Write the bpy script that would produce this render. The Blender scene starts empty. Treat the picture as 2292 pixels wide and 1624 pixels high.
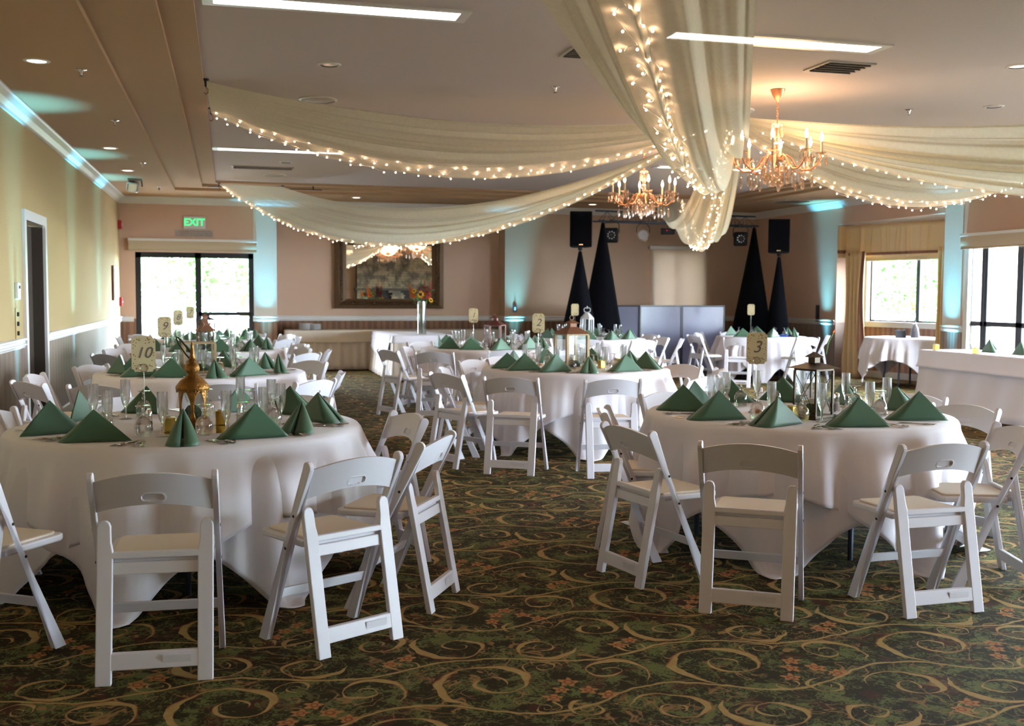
import bpy, bmesh, math, random
from mathutils import Vector, Matrix
random.seed(7)
PI = math.pi
D = bpy.data
SC = bpy.context.scene
COL = SC.collection
sin, cos, rad = math.sin, math.cos, math.radians

# ------------------------------------------------------------------ camera
CAMZ = 1.4959
YAW, PITCH, ROLL, FPX = rad(14.7204), rad(3.6615), rad(0.3228), 2408.6
fw = Vector((sin(YAW)*cos(PITCH), cos(YAW)*cos(PITCH), -sin(PITCH)))
rt = Vector((cos(YAW), -sin(YAW), 0)); up = rt.cross(fw)
r2 = rt*cos(ROLL)+up*sin(ROLL); u2 = up*cos(ROLL)-rt*sin(ROLL)
cam = D.objects.new('camera', D.cameras.new('camera')); COL.objects.link(cam)
cam.matrix_world = Matrix(((r2.x, u2.x, -fw.x, 0), (r2.y, u2.y, -fw.y, 0), (r2.z, u2.z, -fw.z, CAMZ), (0, 0, 0, 1)))
cam.data.sensor_width = 36.0; cam.data.lens = FPX/2292*36
cam.data.clip_end = 300; cam.data.clip_start = 0.05
cam.data.dof.use_dof = True; cam.data.dof.focus_distance = 5.4; cam.data.dof.aperture_fstop = 4.5
SC.camera = cam

# ------------------------------------------------------------------ world, exposure
W = D.worlds.new('sky'); SC.world = W; W.use_nodes = True
wn = W.node_tree.nodes['Background']
wn.inputs[0].default_value = (0.76, 0.84, 1.0, 1); wn.inputs[1].default_value = 66.0
vs = SC.view_settings
vs.view_transform = 'Standard'; vs.look = 'None'; vs.gamma = 1; vs.use_curve_mapping = False
vs.exposure = 0.34
cy = SC.cycles
cy.max_bounces = 7; cy.diffuse_bounces = 4; cy.glossy_bounces = 3; cy.transmission_bounces = 4
cy.transparent_max_bounces = 14; cy.caustics_reflective = False; cy.caustics_refractive = False
cy.sample_clamp_indirect = 4.0; cy.use_denoising = True; cy.blur_glossy = 1.0

def lamp(name, kind, loc, energy, col=(1, 1, 1), rot=None, **kw):
    l = D.lights.new(name, kind); l.energy = energy; l.color = col
    for k, v in kw.items(): setattr(l, k, v)
    o = D.objects.new(name, l); COL.objects.link(o); o.location = loc
    if rot: o.rotation_euler = rot
    return o
def aim(o, tgt):
    o.rotation_euler = (Vector(tgt)-Vector(o.location)).to_track_quat('-Z', 'Y').to_euler()
# soft sun from the right outside the windows (overcast bright day)
lamp('sun', 'SUN', (20, 5, 12), 12.0, (1.0, 0.98, 1.0), rot=(0, rad(-28), rad(40)), angle=rad(12))
# daylight coming through each window opening (sky portals)
def portal(loc, sx, sy, tgt):
    o = lamp('window_portal', 'AREA', loc, 1, shape='RECTANGLE', size=sx, size_y=sy)
    o.data.cycles.is_portal = True; aim(o, tgt); return o

# ------------------------------------------------------------------ materials
def lin(c):
    return tuple(((x/255)/12.92 if x/255 <= .04045 else ((x/255+.055)/1.055)**2.4) for x in c)
def mat(name, col, rough=.6, metal=0, spec=.5, emit=None, es=1, bump=0, bscale=200, vary=0, vscale=8, sheen=0, coat=0, subs=0):
    m = D.materials.new(name); m.use_nodes = True; nt = m.node_tree; b = nt.nodes['Principled BSDF']
    b.inputs['Base Color'].default_value = (*col, 1); b.inputs['Roughness'].default_value = rough
    b.inputs['Metallic'].default_value = metal; b.inputs['Specular IOR Level'].default_value = spec
    if sheen: b.inputs['Sheen Weight'].default_value = sheen
    if coat: b.inputs['Coat Weight'].default_value = coat
    if emit: b.inputs['Emission Color'].default_value = (*emit, 1); b.inputs['Emission Strength'].default_value = es
    tc = nt.nodes.new('ShaderNodeTexCoord')
    if vary:
        n = nt.nodes.new('ShaderNodeTexNoise'); n.inputs['Scale'].default_value = vscale; n.inputs['Detail'].default_value = 4
        nt.links.new(tc.outputs['Object'], n.inputs['Vector'])
        mx = nt.nodes.new('ShaderNodeMix'); mx.data_type = 'RGBA'
        mx.inputs[6].default_value = (*[c*(1-vary) for c in col], 1); mx.inputs[7].default_value = (*[min(1, c*(1+vary)) for c in col], 1)
        nt.links.new(n.outputs['Fac'], mx.inputs[0]); nt.links.new(mx.outputs[2], b.inputs['Base Color'])
    if bump:
        n = nt.nodes.new('ShaderNodeTexNoise'); n.inputs['Scale'].default_value = bscale; n.inputs['Detail'].default_value = 2
        nt.links.new(tc.outputs['Object'], n.inputs['Vector'])
        bp = nt.nodes.new('ShaderNodeBump'); bp.inputs['Strength'].default_value = bump; bp.inputs['Distance'].default_value = .01
        nt.links.new(n.outputs['Fac'], bp.inputs['Height']); nt.links.new(bp.outputs[0], b.inputs['Normal'])
    return m
class NB:   # small expression builder for node maths
    def __init__(s, m): s.m = m; s.t = m.node_tree
    def n(s, typ, **kw):
        x = s.t.nodes.new(typ)
        for k, v in kw.items(): setattr(x, k, v)
        return x
    def set(s, sock, v):
        if isinstance(v, (int, float)): sock.default_value = v
        elif isinstance(v, tuple): sock.default_value = (*v, 1) if len(sock.default_value) == 4 and len(v) == 3 else v
        else: s.t.links.new(v, sock)
    def f(s, op, *a, clamp=False):
        x = s.n('ShaderNodeMath', operation=op, use_clamp=clamp)
        for i, v in enumerate(a): s.set(x.inputs[i], v)
        return x.outputs[0]
    def mix(s, fac, a, b):
        x = s.n('ShaderNodeMix', data_type='RGBA'); s.set(x.inputs[0], fac); s.set(x.inputs[6], a); s.set(x.inputs[7], b)
        return x.outputs[2]
    def ss(s, v, lo, hi):
        x = s.n('ShaderNodeMapRange', interpolation_type='SMOOTHSTEP'); s.set(x.inputs[0], v); s.set(x.inputs[1], lo); s.set(x.inputs[2], hi)
        return x.outputs[0]
    def noise(s, vec, sc, det=3, dis=0):
        x = s.n('ShaderNodeTexNoise'); x.inputs['Scale'].default_value = sc; x.inputs['Detail'].default_value = det
        x.inputs['Distortion'].default_value = dis; s.set(x.inputs['Vector'], vec); return x.outputs['Fac']

def carpet_mat():
    m = mat('carpet', (.03, .035, .012), rough=.9, spec=.1); b = NB(m); bs = m.node_tree.nodes['Principled BSDF']
    tc = b.n('ShaderNodeTexCoord'); sx = b.n('ShaderNodeSeparateXYZ')
    nz = b.n('ShaderNodeTexNoise'); nz.inputs['Scale'].default_value = 7; nz.inputs['Detail'].default_value = 2; b.set(nz.inputs['Vector'], tc.outputs['Object'])
    vm = b.n('ShaderNodeVectorMath', operation='SUBTRACT'); b.set(vm.inputs[0], nz.outputs['Color']); vm.inputs[1].default_value = (.5, .5, .5)
    vs_ = b.n('ShaderNodeVectorMath', operation='SCALE'); b.set(vs_.inputs[0], vm.outputs[0]); vs_.inputs['Scale'].default_value = .06
    va = b.n('ShaderNodeVectorMath', operation='ADD'); b.set(va.inputs[0], tc.outputs['Object']); b.set(va.inputs[1], vs_.outputs[0])
    b.set(sx.inputs[0], va.outputs[0]); X, Y = sx.outputs[0], sx.outputs[1]
    T = .97
    U = b.f('MULTIPLY', b.f('WRAP', b.f('ADD', X, .24), T, 0.0), 1.0); V = b.f('WRAP', b.f('ADD', Y, .18), T, 0.0)
    fac = None; red = None
    def polar(cx, cy_):
        dx = b.f('SUBTRACT', U, cx); dy = b.f('SUBTRACT', V, cy_)
        r = b.f('SQRT', b.f('ADD', b.f('MULTIPLY', dx, dx), b.f('MULTIPLY', dy, dy)))
        return dx, dy, r, b.f('ARCTAN2', dy, dx)
    def mx(a, c): return c if a is None else b.f('MAXIMUM', a, c)
    # log-spiral scrolls: centre, outer radius, winding direction, phase, decay
    for cx, cy_, R, d, ph, k in ((.25, .24, .25, 1, .05, 1.15), (.72, .27, .17, -1, .6, 1.2), (.53, .60, .16, 1, .40, 1.15), (.19, .70, .20, -1, .1, 1.1),
                                 (.83, .80, .17, 1, .85, 1.2), (.52, .88, .10, -1, .3, 1.0), (.47, .37, .085, 1, .0, 1.0), (.92, .52, .09, -1, .2, 1.0), (.36, .93, .07, 1, .7, 1.0)):
        dx, dy, r, th = polar(cx, cy_)
        lr = b.f('DIVIDE', b.f('LOGARITHM', b.f('DIVIDE', r, R), math.e), k)
        v = b.f('FRACT', b.f('ADD', b.f('SUBTRACT', lr, b.f('MULTIPLY', th, d/(2*PI))), ph+10))
        dist = b.f('ABSOLUTE', b.f('SUBTRACT', v, .5))
        taper = b.f('MULTIPLY', b.f('ADD', b.f('SINE', b.f('ADD', b.f('MULTIPLY', th, 2.0), ph*9)), 1.45), .050)
        band = b.f('SUBTRACT', 1.0, b.ss(dist, b.f('SUBTRACT', taper, .012), b.f('ADD', taper, .016)))
        rng = b.f('MULTIPLY', b.f('LESS_THAN', r, R), b.f('GREATER_THAN', r, R*.16))
        fac = mx(fac, b.f('MULTIPLY', band, rng))
        edge = b.f('SUBTRACT', 1.0, b.ss(b.f('ABSOLUTE', b.f('SUBTRACT', v, b.f('ADD', .5, taper))), .008, .03))
        red = mx(red, b.f('MULTIPLY', edge, rng))
    # long sinuous stems crossing the repeat
    for a0, am, fr, ph in ((.47, .06, 1, .3), (.97, .09, 1, 2.2)):
        w = b.f('MULTIPLY', b.f('SINE', b.f('ADD', b.f('MULTIPLY', U, 2*PI*fr/T), ph)), am)
        dd = b.f('ABSOLUTE', b.f('SUBTRACT', b.f('WRAP', b.f('SUBTRACT', V, b.f('ADD', w, a0-T/2)), T, 0.0), T/2))
        fac = mx(fac, b.f('SUBTRACT', 1.0, b.ss(dd, .004, .012)))
    # rosettes
    fl = None; flc = None
    for cx, cy_ in ((.47, .12), (.58, .10), (.52, .19), (.42, .04), (.63, .03), (.93, .60), (.86, .55)):
        dx, dy, r, th = polar(cx, cy_)
        pet = b.f('ADD', .032, b.f('MULTIPLY', b.f('COSINE', b.f('MULTIPLY', th, 5)), .009))
        fl = mx(fl, b.f('SUBTRACT', 1.0, b.ss(r, b.f('SUBTRACT', pet, .004), b.f('ADD', pet, .004))))
        flc = mx(flc, b.f('SUBTRACT', 1.0, b.ss(b.f('ABSOLUTE', b.f('SUBTRACT', r, .014)), .002, .006)))
    big = b.noise(tc.outputs['Object'], 7, 3, .6); fine = b.noise(tc.outputs['Object'], 42, 3, 1.5)
    leaf = b.ss(b.f('ADD', b.f('MULTIPLY', big, .55), b.f('MULTIPLY', fine, .45)), .50, .58)
    base = b.mix(leaf, lin((48, 40, 22)), lin((104, 108, 62)))
    maroon = b.ss(b.noise(va.outputs[0], 5.5, 2), .60, .64)
    base = b.mix(b.f('MULTIPLY', maroon, .6), base, lin((84, 44, 34)))
    grain = b.noise(tc.outputs['Object'], 25, 2)
    tan = b.mix(grain, lin((158, 122, 72)), lin((190, 160, 104)))
    c = b.mix(fac, base, tan); c = b.mix(b.f('MULTIPLY', red, .6), c, lin((140, 72, 48)))
    c = b.mix(fl, c, lin((178, 122, 74))); c = b.mix(b.f('MULTIPLY', flc, .8), c, lin((124, 62, 44)))
    nA = b.noise(va.outputs[0], 5.2, 2, 1.2); nB = b.noise(va.outputs[0], 11, 2, 1.0)
    curlA = b.f('SUBTRACT', 1.0, b.ss(b.f('ABSOLUTE', b.f('SUBTRACT', nA, .5)), .006, .020)); curlB = b.f('SUBTRACT', 1.0, b.ss(b.f('ABSOLUTE', b.f('SUBTRACT', nB, .47)), .008, .026))
    gate = b.ss(b.noise(tc.outputs['Object'], 3.0, 1), .42, .56)
    free = b.f('SUBTRACT', 1.0, b.f('MAXIMUM', fac, fl), clamp=True)
    c = b.mix(b.f('MULTIPLY', b.f('MULTIPLY', curlB, .65), free), c, lin((112, 104, 60)))
    c = b.mix(b.f('MULTIPLY', b.f('MULTIPLY', curlA, b.f('MULTIPLY', gate, .85)), free), c, lin((158, 118, 76)))
    pile = b.noise(tc.outputs['Object'], 260, 1)
    c = b.mix(b.f('MULTIPLY', pile, .35), c, lin((30, 24, 14)))
    b.set(bs.inputs['Base Color'], c)
    bp = b.n('ShaderNodeBump'); bp.inputs['Strength'].default_value = .35; bp.inputs['Distance'].default_value = .006
    b.set(bp.inputs['Height'], pile); b.set(bs.inputs['Normal'], bp.outputs[0])
    return m
def stripe_mat(name, ca, cb, period, axis):
    m = mat(name, ca, rough=.7); b = NB(m); bs = m.node_tree.nodes['Principled BSDF']
    tc = b.n('ShaderNodeTexCoord'); sx = b.n('ShaderNodeSeparateXYZ'); b.set(sx.inputs[0], tc.outputs['Object'])
    s = b.f('SINE', b.f('MULTIPLY', sx.outputs[axis], 2*PI/period))
    s2 = b.f('SINE', b.f('MULTIPLY', sx.outputs[axis], 2*PI/(period*3)))
    f = b.ss(b.f('ADD', s, b.f('MULTIPLY', s2, .6)), -.5, .5)
    b.set(bs.inputs['Base Color'], b.mix(f, ca, cb)); return m
def glass_mat(name, tint=(1, 1, 1), refl=.9, base=.04, rough=.02, mixmax=1.0, refr=0):
    m = D.materials.new(name); m.use_nodes = True; b = NB(m); t = m.node_tree; t.nodes.clear()
    out = b.n('ShaderNodeOutputMaterial'); tr = b.n('ShaderNodeBsdfTransparent'); tr.inputs[0].default_value = (*tint, 1)
    gl = b.n('ShaderNodeBsdfGlossy'); gl.inputs['Roughness'].default_value = rough; gl.inputs[0].default_value = (refl, refl, refl, 1)
    lw = b.n('ShaderNodeLayerWeight'); lw.inputs[0].default_value = .25
    fac = b.f('ADD', b.f('MULTIPLY', b.f('POWER', lw.outputs['Facing'], 2.2), .75*mixmax), base)
    ms = b.n('ShaderNodeMixShader'); b.set(ms.inputs[0], fac); b.set(ms.inputs[1], tr.outputs[0]); b.set(ms.inputs[2], gl.outputs[0]); fin = ms.outputs[0]
    if refr:
        rf = b.n('ShaderNodeBsdfGlass'); rf.inputs['IOR'].default_value = 1.45; rf.inputs['Roughness'].default_value = 0
        m2 = b.n('ShaderNodeMixShader'); m2.inputs[0].default_value = refr; b.set(m2.inputs[1], fin); b.set(m2.inputs[2], rf.outputs[0]); fin = m2.outputs[0]
    b.set(out.inputs[0], fin); return m
def sheer_mat(name, col, trans=.18, trl=.5):
    m = D.materials.new(name); m.use_nodes = True; b = NB(m); m.node_tree.nodes.clear()
    out = b.n('ShaderNodeOutputMaterial'); tp = b.n('ShaderNodeBsdfTransparent')
    df = b.n('ShaderNodeBsdfDiffuse'); df.inputs[0].default_value = (*col, 1)
    tl = b.n('ShaderNodeBsdfTranslucent'); tl.inputs[0].default_value = (*col, 1)
    a = b.n('ShaderNodeMixShader'); a.inputs[0].default_value = trl; b.set(a.inputs[1], df.outputs[0]); b.set(a.inputs[2], tl.outputs[0])
    tc = b.n('ShaderNodeTexCoord'); nz = b.noise(tc.outputs['Object'], 30, 3, .5)
    c = b.n('ShaderNodeMixShader'); b.set(c.inputs[0], b.f('MULTIPLY', b.f('ADD', nz, .5), trans)); b.set(c.inputs[1], a.outputs[0]); b.set(c.inputs[2], tp.outputs[0])
    b.set(out.inputs[0], c.outputs[0]); return m
def emis(name, col, s):
    m = D.materials.new(name); m.use_nodes = True; b = NB(m); m.node_tree.nodes.clear()
    e = b.n('ShaderNodeEmission'); e.inputs[0].default_value = (*col, 1); e.inputs[1].default_value = s
    o = b.n('ShaderNodeOutputMaterial'); b.set(o.inputs[0], e.outputs[0]); return m
def stone_mat(name):
    m = mat(name, (.3, .25, .2), rough=.85); b = NB(m); bs = m.node_tree.nodes['Principled BSDF']
    tc = b.n('ShaderNodeTexCoord'); oi = b.n('ShaderNodeObjectInfo')
    n1 = b.noise(tc.outputs['Object'], 3.1, 4); n2 = b.noise(tc.outputs['Object'], 16, 3)
    c = b.mix(b.ss(n1, .38, .62), lin((96, 86, 72)), lin((172, 152, 122))); c = b.mix(b.f('MULTIPLY', n2, .5), c, lin((120, 104, 90)))
    b.set(bs.inputs['Base Color'], c); return m

M = dict(
 carpet=carpet_mat(),
 ceil=mat('ceiling_paint', lin((206, 192, 186)), .9, bump=.15, bscale=120),
 soffit=mat('soffit_paint', lin((178, 146, 112)), .9, bump=.15, bscale=120),
 wall=mat('wallpaper_rose', lin((206, 172, 150)), .8, bump=.3, bscale=90),
 wallL=mat('wallpaper_sand', lin((180, 156, 110)), .75, bump=.3, bscale=90),
 wallS=mat('wallpaper_stage', lin((190, 160, 136)), .8, bump=.3, bscale=90),
 pil=mat('column_paper', lin((214, 208, 196)), .75, bump=.4, bscale=90),
 dado=stripe_mat('wainscot_stripe', lin((112, 80, 60)), lin((136, 100, 76)), .12, 0),
 dadoY=stripe_mat('wainscot_stripe_side', lin((126, 106, 96)), lin((150, 130, 118)), .07, 1),
 trim=mat('trim_white', lin((228, 226, 222)), .35),
 black=mat('black_frame', (.012, .012, .016), .35), blackcloth=mat('black_stretch_cloth', (.0022, .0022, .004), .9, spec=.08),
 blackplastic=mat('black_cabinet', (.006, .006, .009), .6, spec=.2, bump=.2, bscale=300),
 chair=mat('white_resin', lin((232, 230, 238)), .38), pad=mat('cream_vinyl', lin((226, 212, 196)), .5),
 bolt=mat('dark_bolt', (.03, .03, .03), .3, metal=.8),
 cloth=mat('white_linen', lin((236, 231, 238)), .85, bump=.1, bscale=400, sheen=.2),
 cloth2=mat('white_linen_under', lin((228, 224, 230)), .85, bump=.1, bscale=400),
 ivory=mat('ivory_linen', lin((222, 208, 194)), .85, bump=.1, bscale=400),
 napkin=mat('green_satin_napkin', lin((60, 98, 72)), .55, sheen=.3, bump=.05, bscale=600),
 silver=mat('stainless', (.62, .58, .54), .16, metal=1), chrome=mat('chrome', (.8, .8, .82), .12, metal=1),
 brass=mat('antique_brass', lin((140, 98, 46)), .38, metal=.9, vary=.55, vscale=22, bump=.5, bscale=90),
 bronze=mat('dark_bronze', lin((66, 52, 36)), .45, metal=.7, vary=.3, vscale=25), iron=mat('black_iron', (.02, .02, .022), .5, metal=.5),
 rust=mat('rusty_brown_metal', lin((118, 78, 56)), .5, metal=.4, vary=.3, vscale=25), oak=mat('whitewashed_wood', lin((176, 152, 116)), .7, vary=.15, vscale=20),
 zinc=mat('weathered_white_metal', lin((206, 206, 204)), .5, metal=.3), redbrown=mat('red_brown_metal', lin((98, 56, 46)), .45, metal=.4),
 glass=glass_mat('clear_glass', base=.08, refr=.4), pane=glass_mat('window_glass', tint=(.97, 1, .99), base=.0, mixmax=.3), lglass=glass_mat('lantern_glass', tint=(.9, .92, .93), base=.08),
 water=glass_mat('water', tint=(.93, .96, .93), base=.05),
 mirror=mat('mirror_glass', (.9, .9, .9), .01, metal=1), gold=mat('mirror_tile', lin((206, 178, 96)), .22, metal=.9),
 mframe=mat('carved_dark_gilt', lin((84, 60, 36)), .45, metal=.5, vary=.4, vscale=30, bump=.6, bscale=60),
 card=mat('ivory_card', lin((214, 200, 158)), .7), ink=mat('grey_ink', lin((110, 96, 90)), .6), dot=mat('gold_dot', lin((150, 120, 66)), .5),
 shade=mat('linen_shade', lin((186, 168, 142)), .8, bump=.2, bscale=200), gdrape=mat('gold_satin_drape', lin((212, 180, 130)), .42, sheen=.3), braid=mat('brown_braid', lin((112, 70, 46)), .7, bump=.6, bscale=150),
 sheer=sheer_mat('cream_sheer', lin((255, 251, 230)), .16, .52), bulb=emis('fairy_bulb', (1, .62, .38), 62), flame=emis('candle_bulb', (1, .66, .34), 34),
 tube=emis('fluorescent_diffuser', (1, .94, .88), 6.5), canlight=emis('downlight_lamp', (1, .8, .6), 6),
 exitg=emis('exit_green', (.05, 1, .25), 1.3), moss=mat('moss', lin((52, 66, 28)), .95, bump=1, bscale=120, vary=.4, vscale=40),
 candle=mat('candle_wax', lin((226, 220, 200)), .5), pepper=mat('ground_pepper', lin((52, 36, 30)), .9),
 salt=mat('table_salt', lin((232, 230, 226)), .9), red=mat('red_alarm', lin((150, 18, 30)), .4),
 doorwood=mat('grey_brown_door', lin((66, 55, 46)), .6, vary=.08, vscale=6), steel=mat('dark_steel_leg', lin((62, 70, 84)), .4, metal=.5),
 stone=stone_mat('ledgestone'), leaf=mat('tree_leaf', lin((84, 168, 62)), .7, vary=.25, vscale=3), bark=mat('bark', lin((110, 92, 70)), .9),
 groundm=mat('neutral_ground', lin((178, 180, 172)), .95, vary=.2, vscale=1), patio=mat('pale_patio', lin((206, 204, 208)), .9),  # outside ground greyed so it bounces less green into the room
 petred=mat('red_petal', lin((222, 44, 30)), .6), petor=mat('orange_petal', lin((236, 108, 28)), .6), petye=mat('sunflower_petal', lin((240, 180, 30)), .6),
 petpu=mat('plum_petal', lin((120, 50, 76)), .6), disc=mat('sunflower_disc', lin((54, 32, 20)), .9), stem=mat('green_stem', lin((84, 130, 58)), .6),
 blue=mat('blue_gift', lin((50, 90, 190)), .4), pink=mat('pink_gift', lin((220, 120, 140)), .5), yellow=mat('yellow_gift', lin((220, 200, 60)), .5), white=mat('white_plastic', lin((225, 225, 225)), .4),
 vent=mat('vent_metal', lin((178, 168, 156)), .5), dark=mat('dark_void', (.02, .018, .016), .9), peach=glass_mat('peach_crystal', tint=(1, .86, .74), base=.34, rough=.08),
 copper=mat('copper_arm', lin((214, 150, 112)), .3, metal=.6), lens=mat('lamp_lens', (.75, .78, .85), .15, metal=.6),
 scrim=mat('scrim_fabric', lin((118, 118, 142)), .22, spec=.7, vary=.25, vscale=1.5),
)

# ------------------------------------------------------------------ mesh helpers
class MB:
    def __init__(s): s.v = []; s.f = []
    def add(s, vs_, fs, mtx=None):
        o = len(s.v)
        s.v += [tuple(mtx @ Vector(p)) if mtx else tuple(p) for p in vs_]; s.f += [tuple(i+o for i in f) for f in fs]; return s
    def box(s, x0, x1, y0, y1, z0, z1, mtx=None):
        return s.add([(x0, y0, z0), (x1, y0, z0), (x1, y1, z0), (x0, y1, z0), (x0, y0, z1), (x1, y0, z1), (x1, y1, z1), (x0, y1, z1)],
                     [(0, 3, 2, 1), (4, 5, 6, 7), (0, 1, 5, 4), (1, 2, 6, 5), (2, 3, 7, 6), (3, 0, 4, 7)], mtx)
    def prism(s, poly, a, b, ax=1, mtx=None):   # poly in the two other axes, extruded along axis ax from a to b
        n = len(poly)
        def P(p, t):
            q = list(p); q.insert(ax, t); return tuple(q)
        vs_ = [P(p, a) for p in poly]+[P(p, b) for p in poly]
        fs = [tuple(range(n))[::-1], tuple(range(n, 2*n))]+[(i, (i+1) % n, n+(i+1) % n, n+i) for i in range(n)]
        return s.add(vs_, fs, mtx)
    def lathe(s, prof, n=16, mtx=None, closed=True):
        vs_ = []; fs = []
        for r, z in prof:
            for i in range(n): a = 2*PI*i/n; vs_.append((r*cos(a), r*sin(a), z))
        for j in range(len(prof)-1):
            for i in range(n): k = (i+1) % n; fs.append((j*n+i, j*n+k, (j+1)*n+k, (j+1)*n+i))
        if closed:
            if prof[0][0] > 1e-4: fs.append(tuple(range(n))[::-1])
            if prof[-1][0] > 1e-4: fs.append(tuple(range((len(prof)-1)*n, len(prof)*n)))
        return s.add(vs_, fs, mtx)
    def tube(s, pts, r, n=8, cap=True):
        pts = [Vector(p) for p in pts]; m = len(pts); R = r if isinstance(r, (list, tuple)) else [r]*m
        d0 = (pts[1]-pts[0]).normalized(); u = d0.orthogonal().normalized(); vs_ = []; fs = []
        for i, p in enumerate(pts):
            d = (pts[min(i+1, m-1)]-pts[max(i-1, 0)])
            d = d.normalized() if d.length > 1e-9 else d0
            u = (u-d*u.dot(d)); u = u.normalized() if u.length > 1e-6 else d.orthogonal().normalized(); w = d.cross(u)
            for k in range(n): a = 2*PI*k/n; vs_.append(tuple(p+(u*cos(a)+w*sin(a))*R[i]))
        for i in range(m-1):
            for k in range(n): q = (k+1) % n; fs.append((i*n+k, i*n+q, (i+1)*n+q, (i+1)*n+k))
        if cap: fs.append(tuple(range(n))[::-1]); fs.append(tuple(range((m-1)*n, m*n)))
        return s.add(vs_, fs)
    def bar(s, a, b, w, h, upv=(0, 0, 1), taper=1):   # rectangular bar from a to b
        a, b = Vector(a), Vector(b); d = (b-a).normalized(); x = d.cross(Vector(upv))
        x = x.normalized() if x.length > 1e-5 else d.orthogonal().normalized(); z = x.cross(d)
        vs_ = []
        for p, t in ((a, 1), (b, taper)):
            for i, j in ((-1, -1), (1, -1), (1, 1), (-1, 1)): vs_.append(tuple(p+x*i*w/2*t+z*j*h/2*t))
        return s.add(vs_, [(0, 3, 2, 1), (4, 5, 6, 7), (0, 1, 5, 4), (1, 2, 6, 5), (2, 3, 7, 6), (3, 0, 4, 7)])
    def grid(s, fn, nu, nv, wrap=False):
        vs_ = [tuple(fn(i/nu, j/nv)) for j in range(nv+1) for i in range(nu+(0 if wrap else 1))]; c = nu if wrap else nu+1; fs = []
        for j in range(nv):
            for i in range(nu): k = (i+1) % c; fs.append((j*c+i, j*c+k, (j+1)*c+k, (j+1)*c+i))
        return s.add(vs_, fs)
    def ball(s, c, r, n=8, m=6, sz=1):
        return s.lathe([(r*sin(PI*j/m)+1e-5, -r*cos(PI*j/m)*sz) for j in range(m+1)], n, Matrix.Translation(c), closed=False)
    def build(s, name, m, parent=None, smooth=False, bevel=0, solid=0, link=True, sharp=40, seg=2, sub=0):
        me = D.meshes.new(name); me.from_pydata(s.v, [], s.f); me.update()
        b = bmesh.new(); b.from_mesh(me); bmesh.ops.recalc_face_normals(b, faces=b.faces) if not solid else None; b.to_mesh(me); b.free()
        for mm in (m if isinstance(m, (list, tuple)) else [m]): me.materials.append(M[mm] if isinstance(mm, str) else mm)
        if smooth:
            me.polygons.foreach_set('use_smooth', [True]*len(me.polygons))
            if sharp and not solid: me.set_sharp_from_angle(angle=rad(sharp))
        o = D.objects.new(name, me); COL.objects.link(o)
        if parent: o.parent = parent
        if solid: x = o.modifiers.new('solid', 'SOLIDIFY'); x.thickness = solid; x.offset = 0
        if bevel: x = o.modifiers.new('bevel', 'BEVEL'); x.width = bevel; x.segments = seg; x.limit_method = 'ANGLE'; x.angle_limit = rad(35)
        if sub: x = o.modifiers.new('sub', 'SUBSURF'); x.levels = sub; x.render_levels = sub
        return o
def tag(o, label=None, cat=None, group=None, kind=None):
    if label: o['label'] = label
    if cat: o['category'] = cat
    if group: o['group'] = group
    if kind: o['kind'] = kind
    return o
def thing(name, label, cat, loc=(0, 0, 0), rz=0, group=None):
    o = D.objects.new(name, None); COL.objects.link(o); o.location = loc; o.rotation_euler = (0, 0, rz); o.empty_display_size = .1
    return tag(o, label, cat, group)
def struct(name, mb, m, parent=None, **kw):
    o = mb.build(name, m, parent, **kw)
    if not parent: o['kind'] = 'structure'
    return o
KIDS = {}
def freeze(root):   # remember the children of a thing so copying stays quick
    KIDS[root.name] = [(c, list(c.children)) for c in root.children]
def dup(root, loc, rz, label, group=None, rot=None):
    r = root.copy(); COL.objects.link(r); r.location = loc; r.rotation_euler = rot or (0, 0, rz); r['label'] = label
    if group: r['group'] = group
    for ch, gs in KIDS[root.name]:
        c = ch.copy(); COL.objects.link(c); c.parent = r
        for g in gs: d = g.copy(); COL.objects.link(d); d.parent = c
    return r
USED = set()
def place(root, loc, rz, label, group=None, rot=None):   # the first placing moves the thing itself
    if root.name not in USED:
        USED.add(root.name); freeze(root)
        root.location = loc; root.rotation_euler = rot or (0, 0, rz); root['label'] = label
        if group: root['group'] = group
        return root
    return dup(root, loc, rz, label, group, rot)
def text(body, size, loc, rot, m, parent, name='lettering', shear=0, ext=.0008, align='CENTER', bold=0):
    c = D.curves.new(name, 'FONT'); c.body = body; c.size = size; c.align_x = align; c.align_y = 'CENTER'; c.extrude = ext; c.shear = shear
    c.offset = bold; c.materials.append(M[m]); o = D.objects.new(name, c); COL.objects.link(o)
    dg = bpy.context.evaluated_depsgraph_get(); me = D.meshes.new_from_object(o.evaluated_get(dg)); D.objects.remove(o); D.curves.remove(c)
    o = D.objects.new(name, me); COL.objects.link(o); o.parent = parent; o.location = loc; o.rotation_euler = rot; return o   # lettering as an ordinary mesh

# ================================================================== ROOM
XL, XR, YB, YA, YF = -1.95, 11.0, 21.2, 21.7, -3.5
ZS, ZM, DADO = 3.26, 3.388, 1.0
def panel(mb, ax, a, b, t0, t1, z0, z1, holes=()):   # wall running along axis ax (0=x,1=y) from a to b, thickness t0..t1, rectangular holes (u0,u1,z0,z1)
    cuts = sorted({a, b} | {min(max(h[k], a), b) for h in holes for k in (0, 1)})
    for u0, u1 in zip(cuts, cuts[1:]):
        if u1-u0 < 1e-6: continue
        hs = sorted([(max(h[2], z0), min(h[3], z1)) for h in holes if h[0] <= u0+1e-6 and h[1] >= u1-1e-6 and h[3] > z0 and h[2] < z1])
        z = z0; segs = []
        for h0, h1 in hs:
            if h0 > z: segs.append((z, h0))
            z = max(z, h1)
        if z < z1: segs.append((z, z1))
        for s0, s1 in segs:
            if ax == 0: mb.box(u0, u1, t0, t1, s0, s1)
            else: mb.box(t0, t1, u0, u1, s0, s1)
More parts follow.
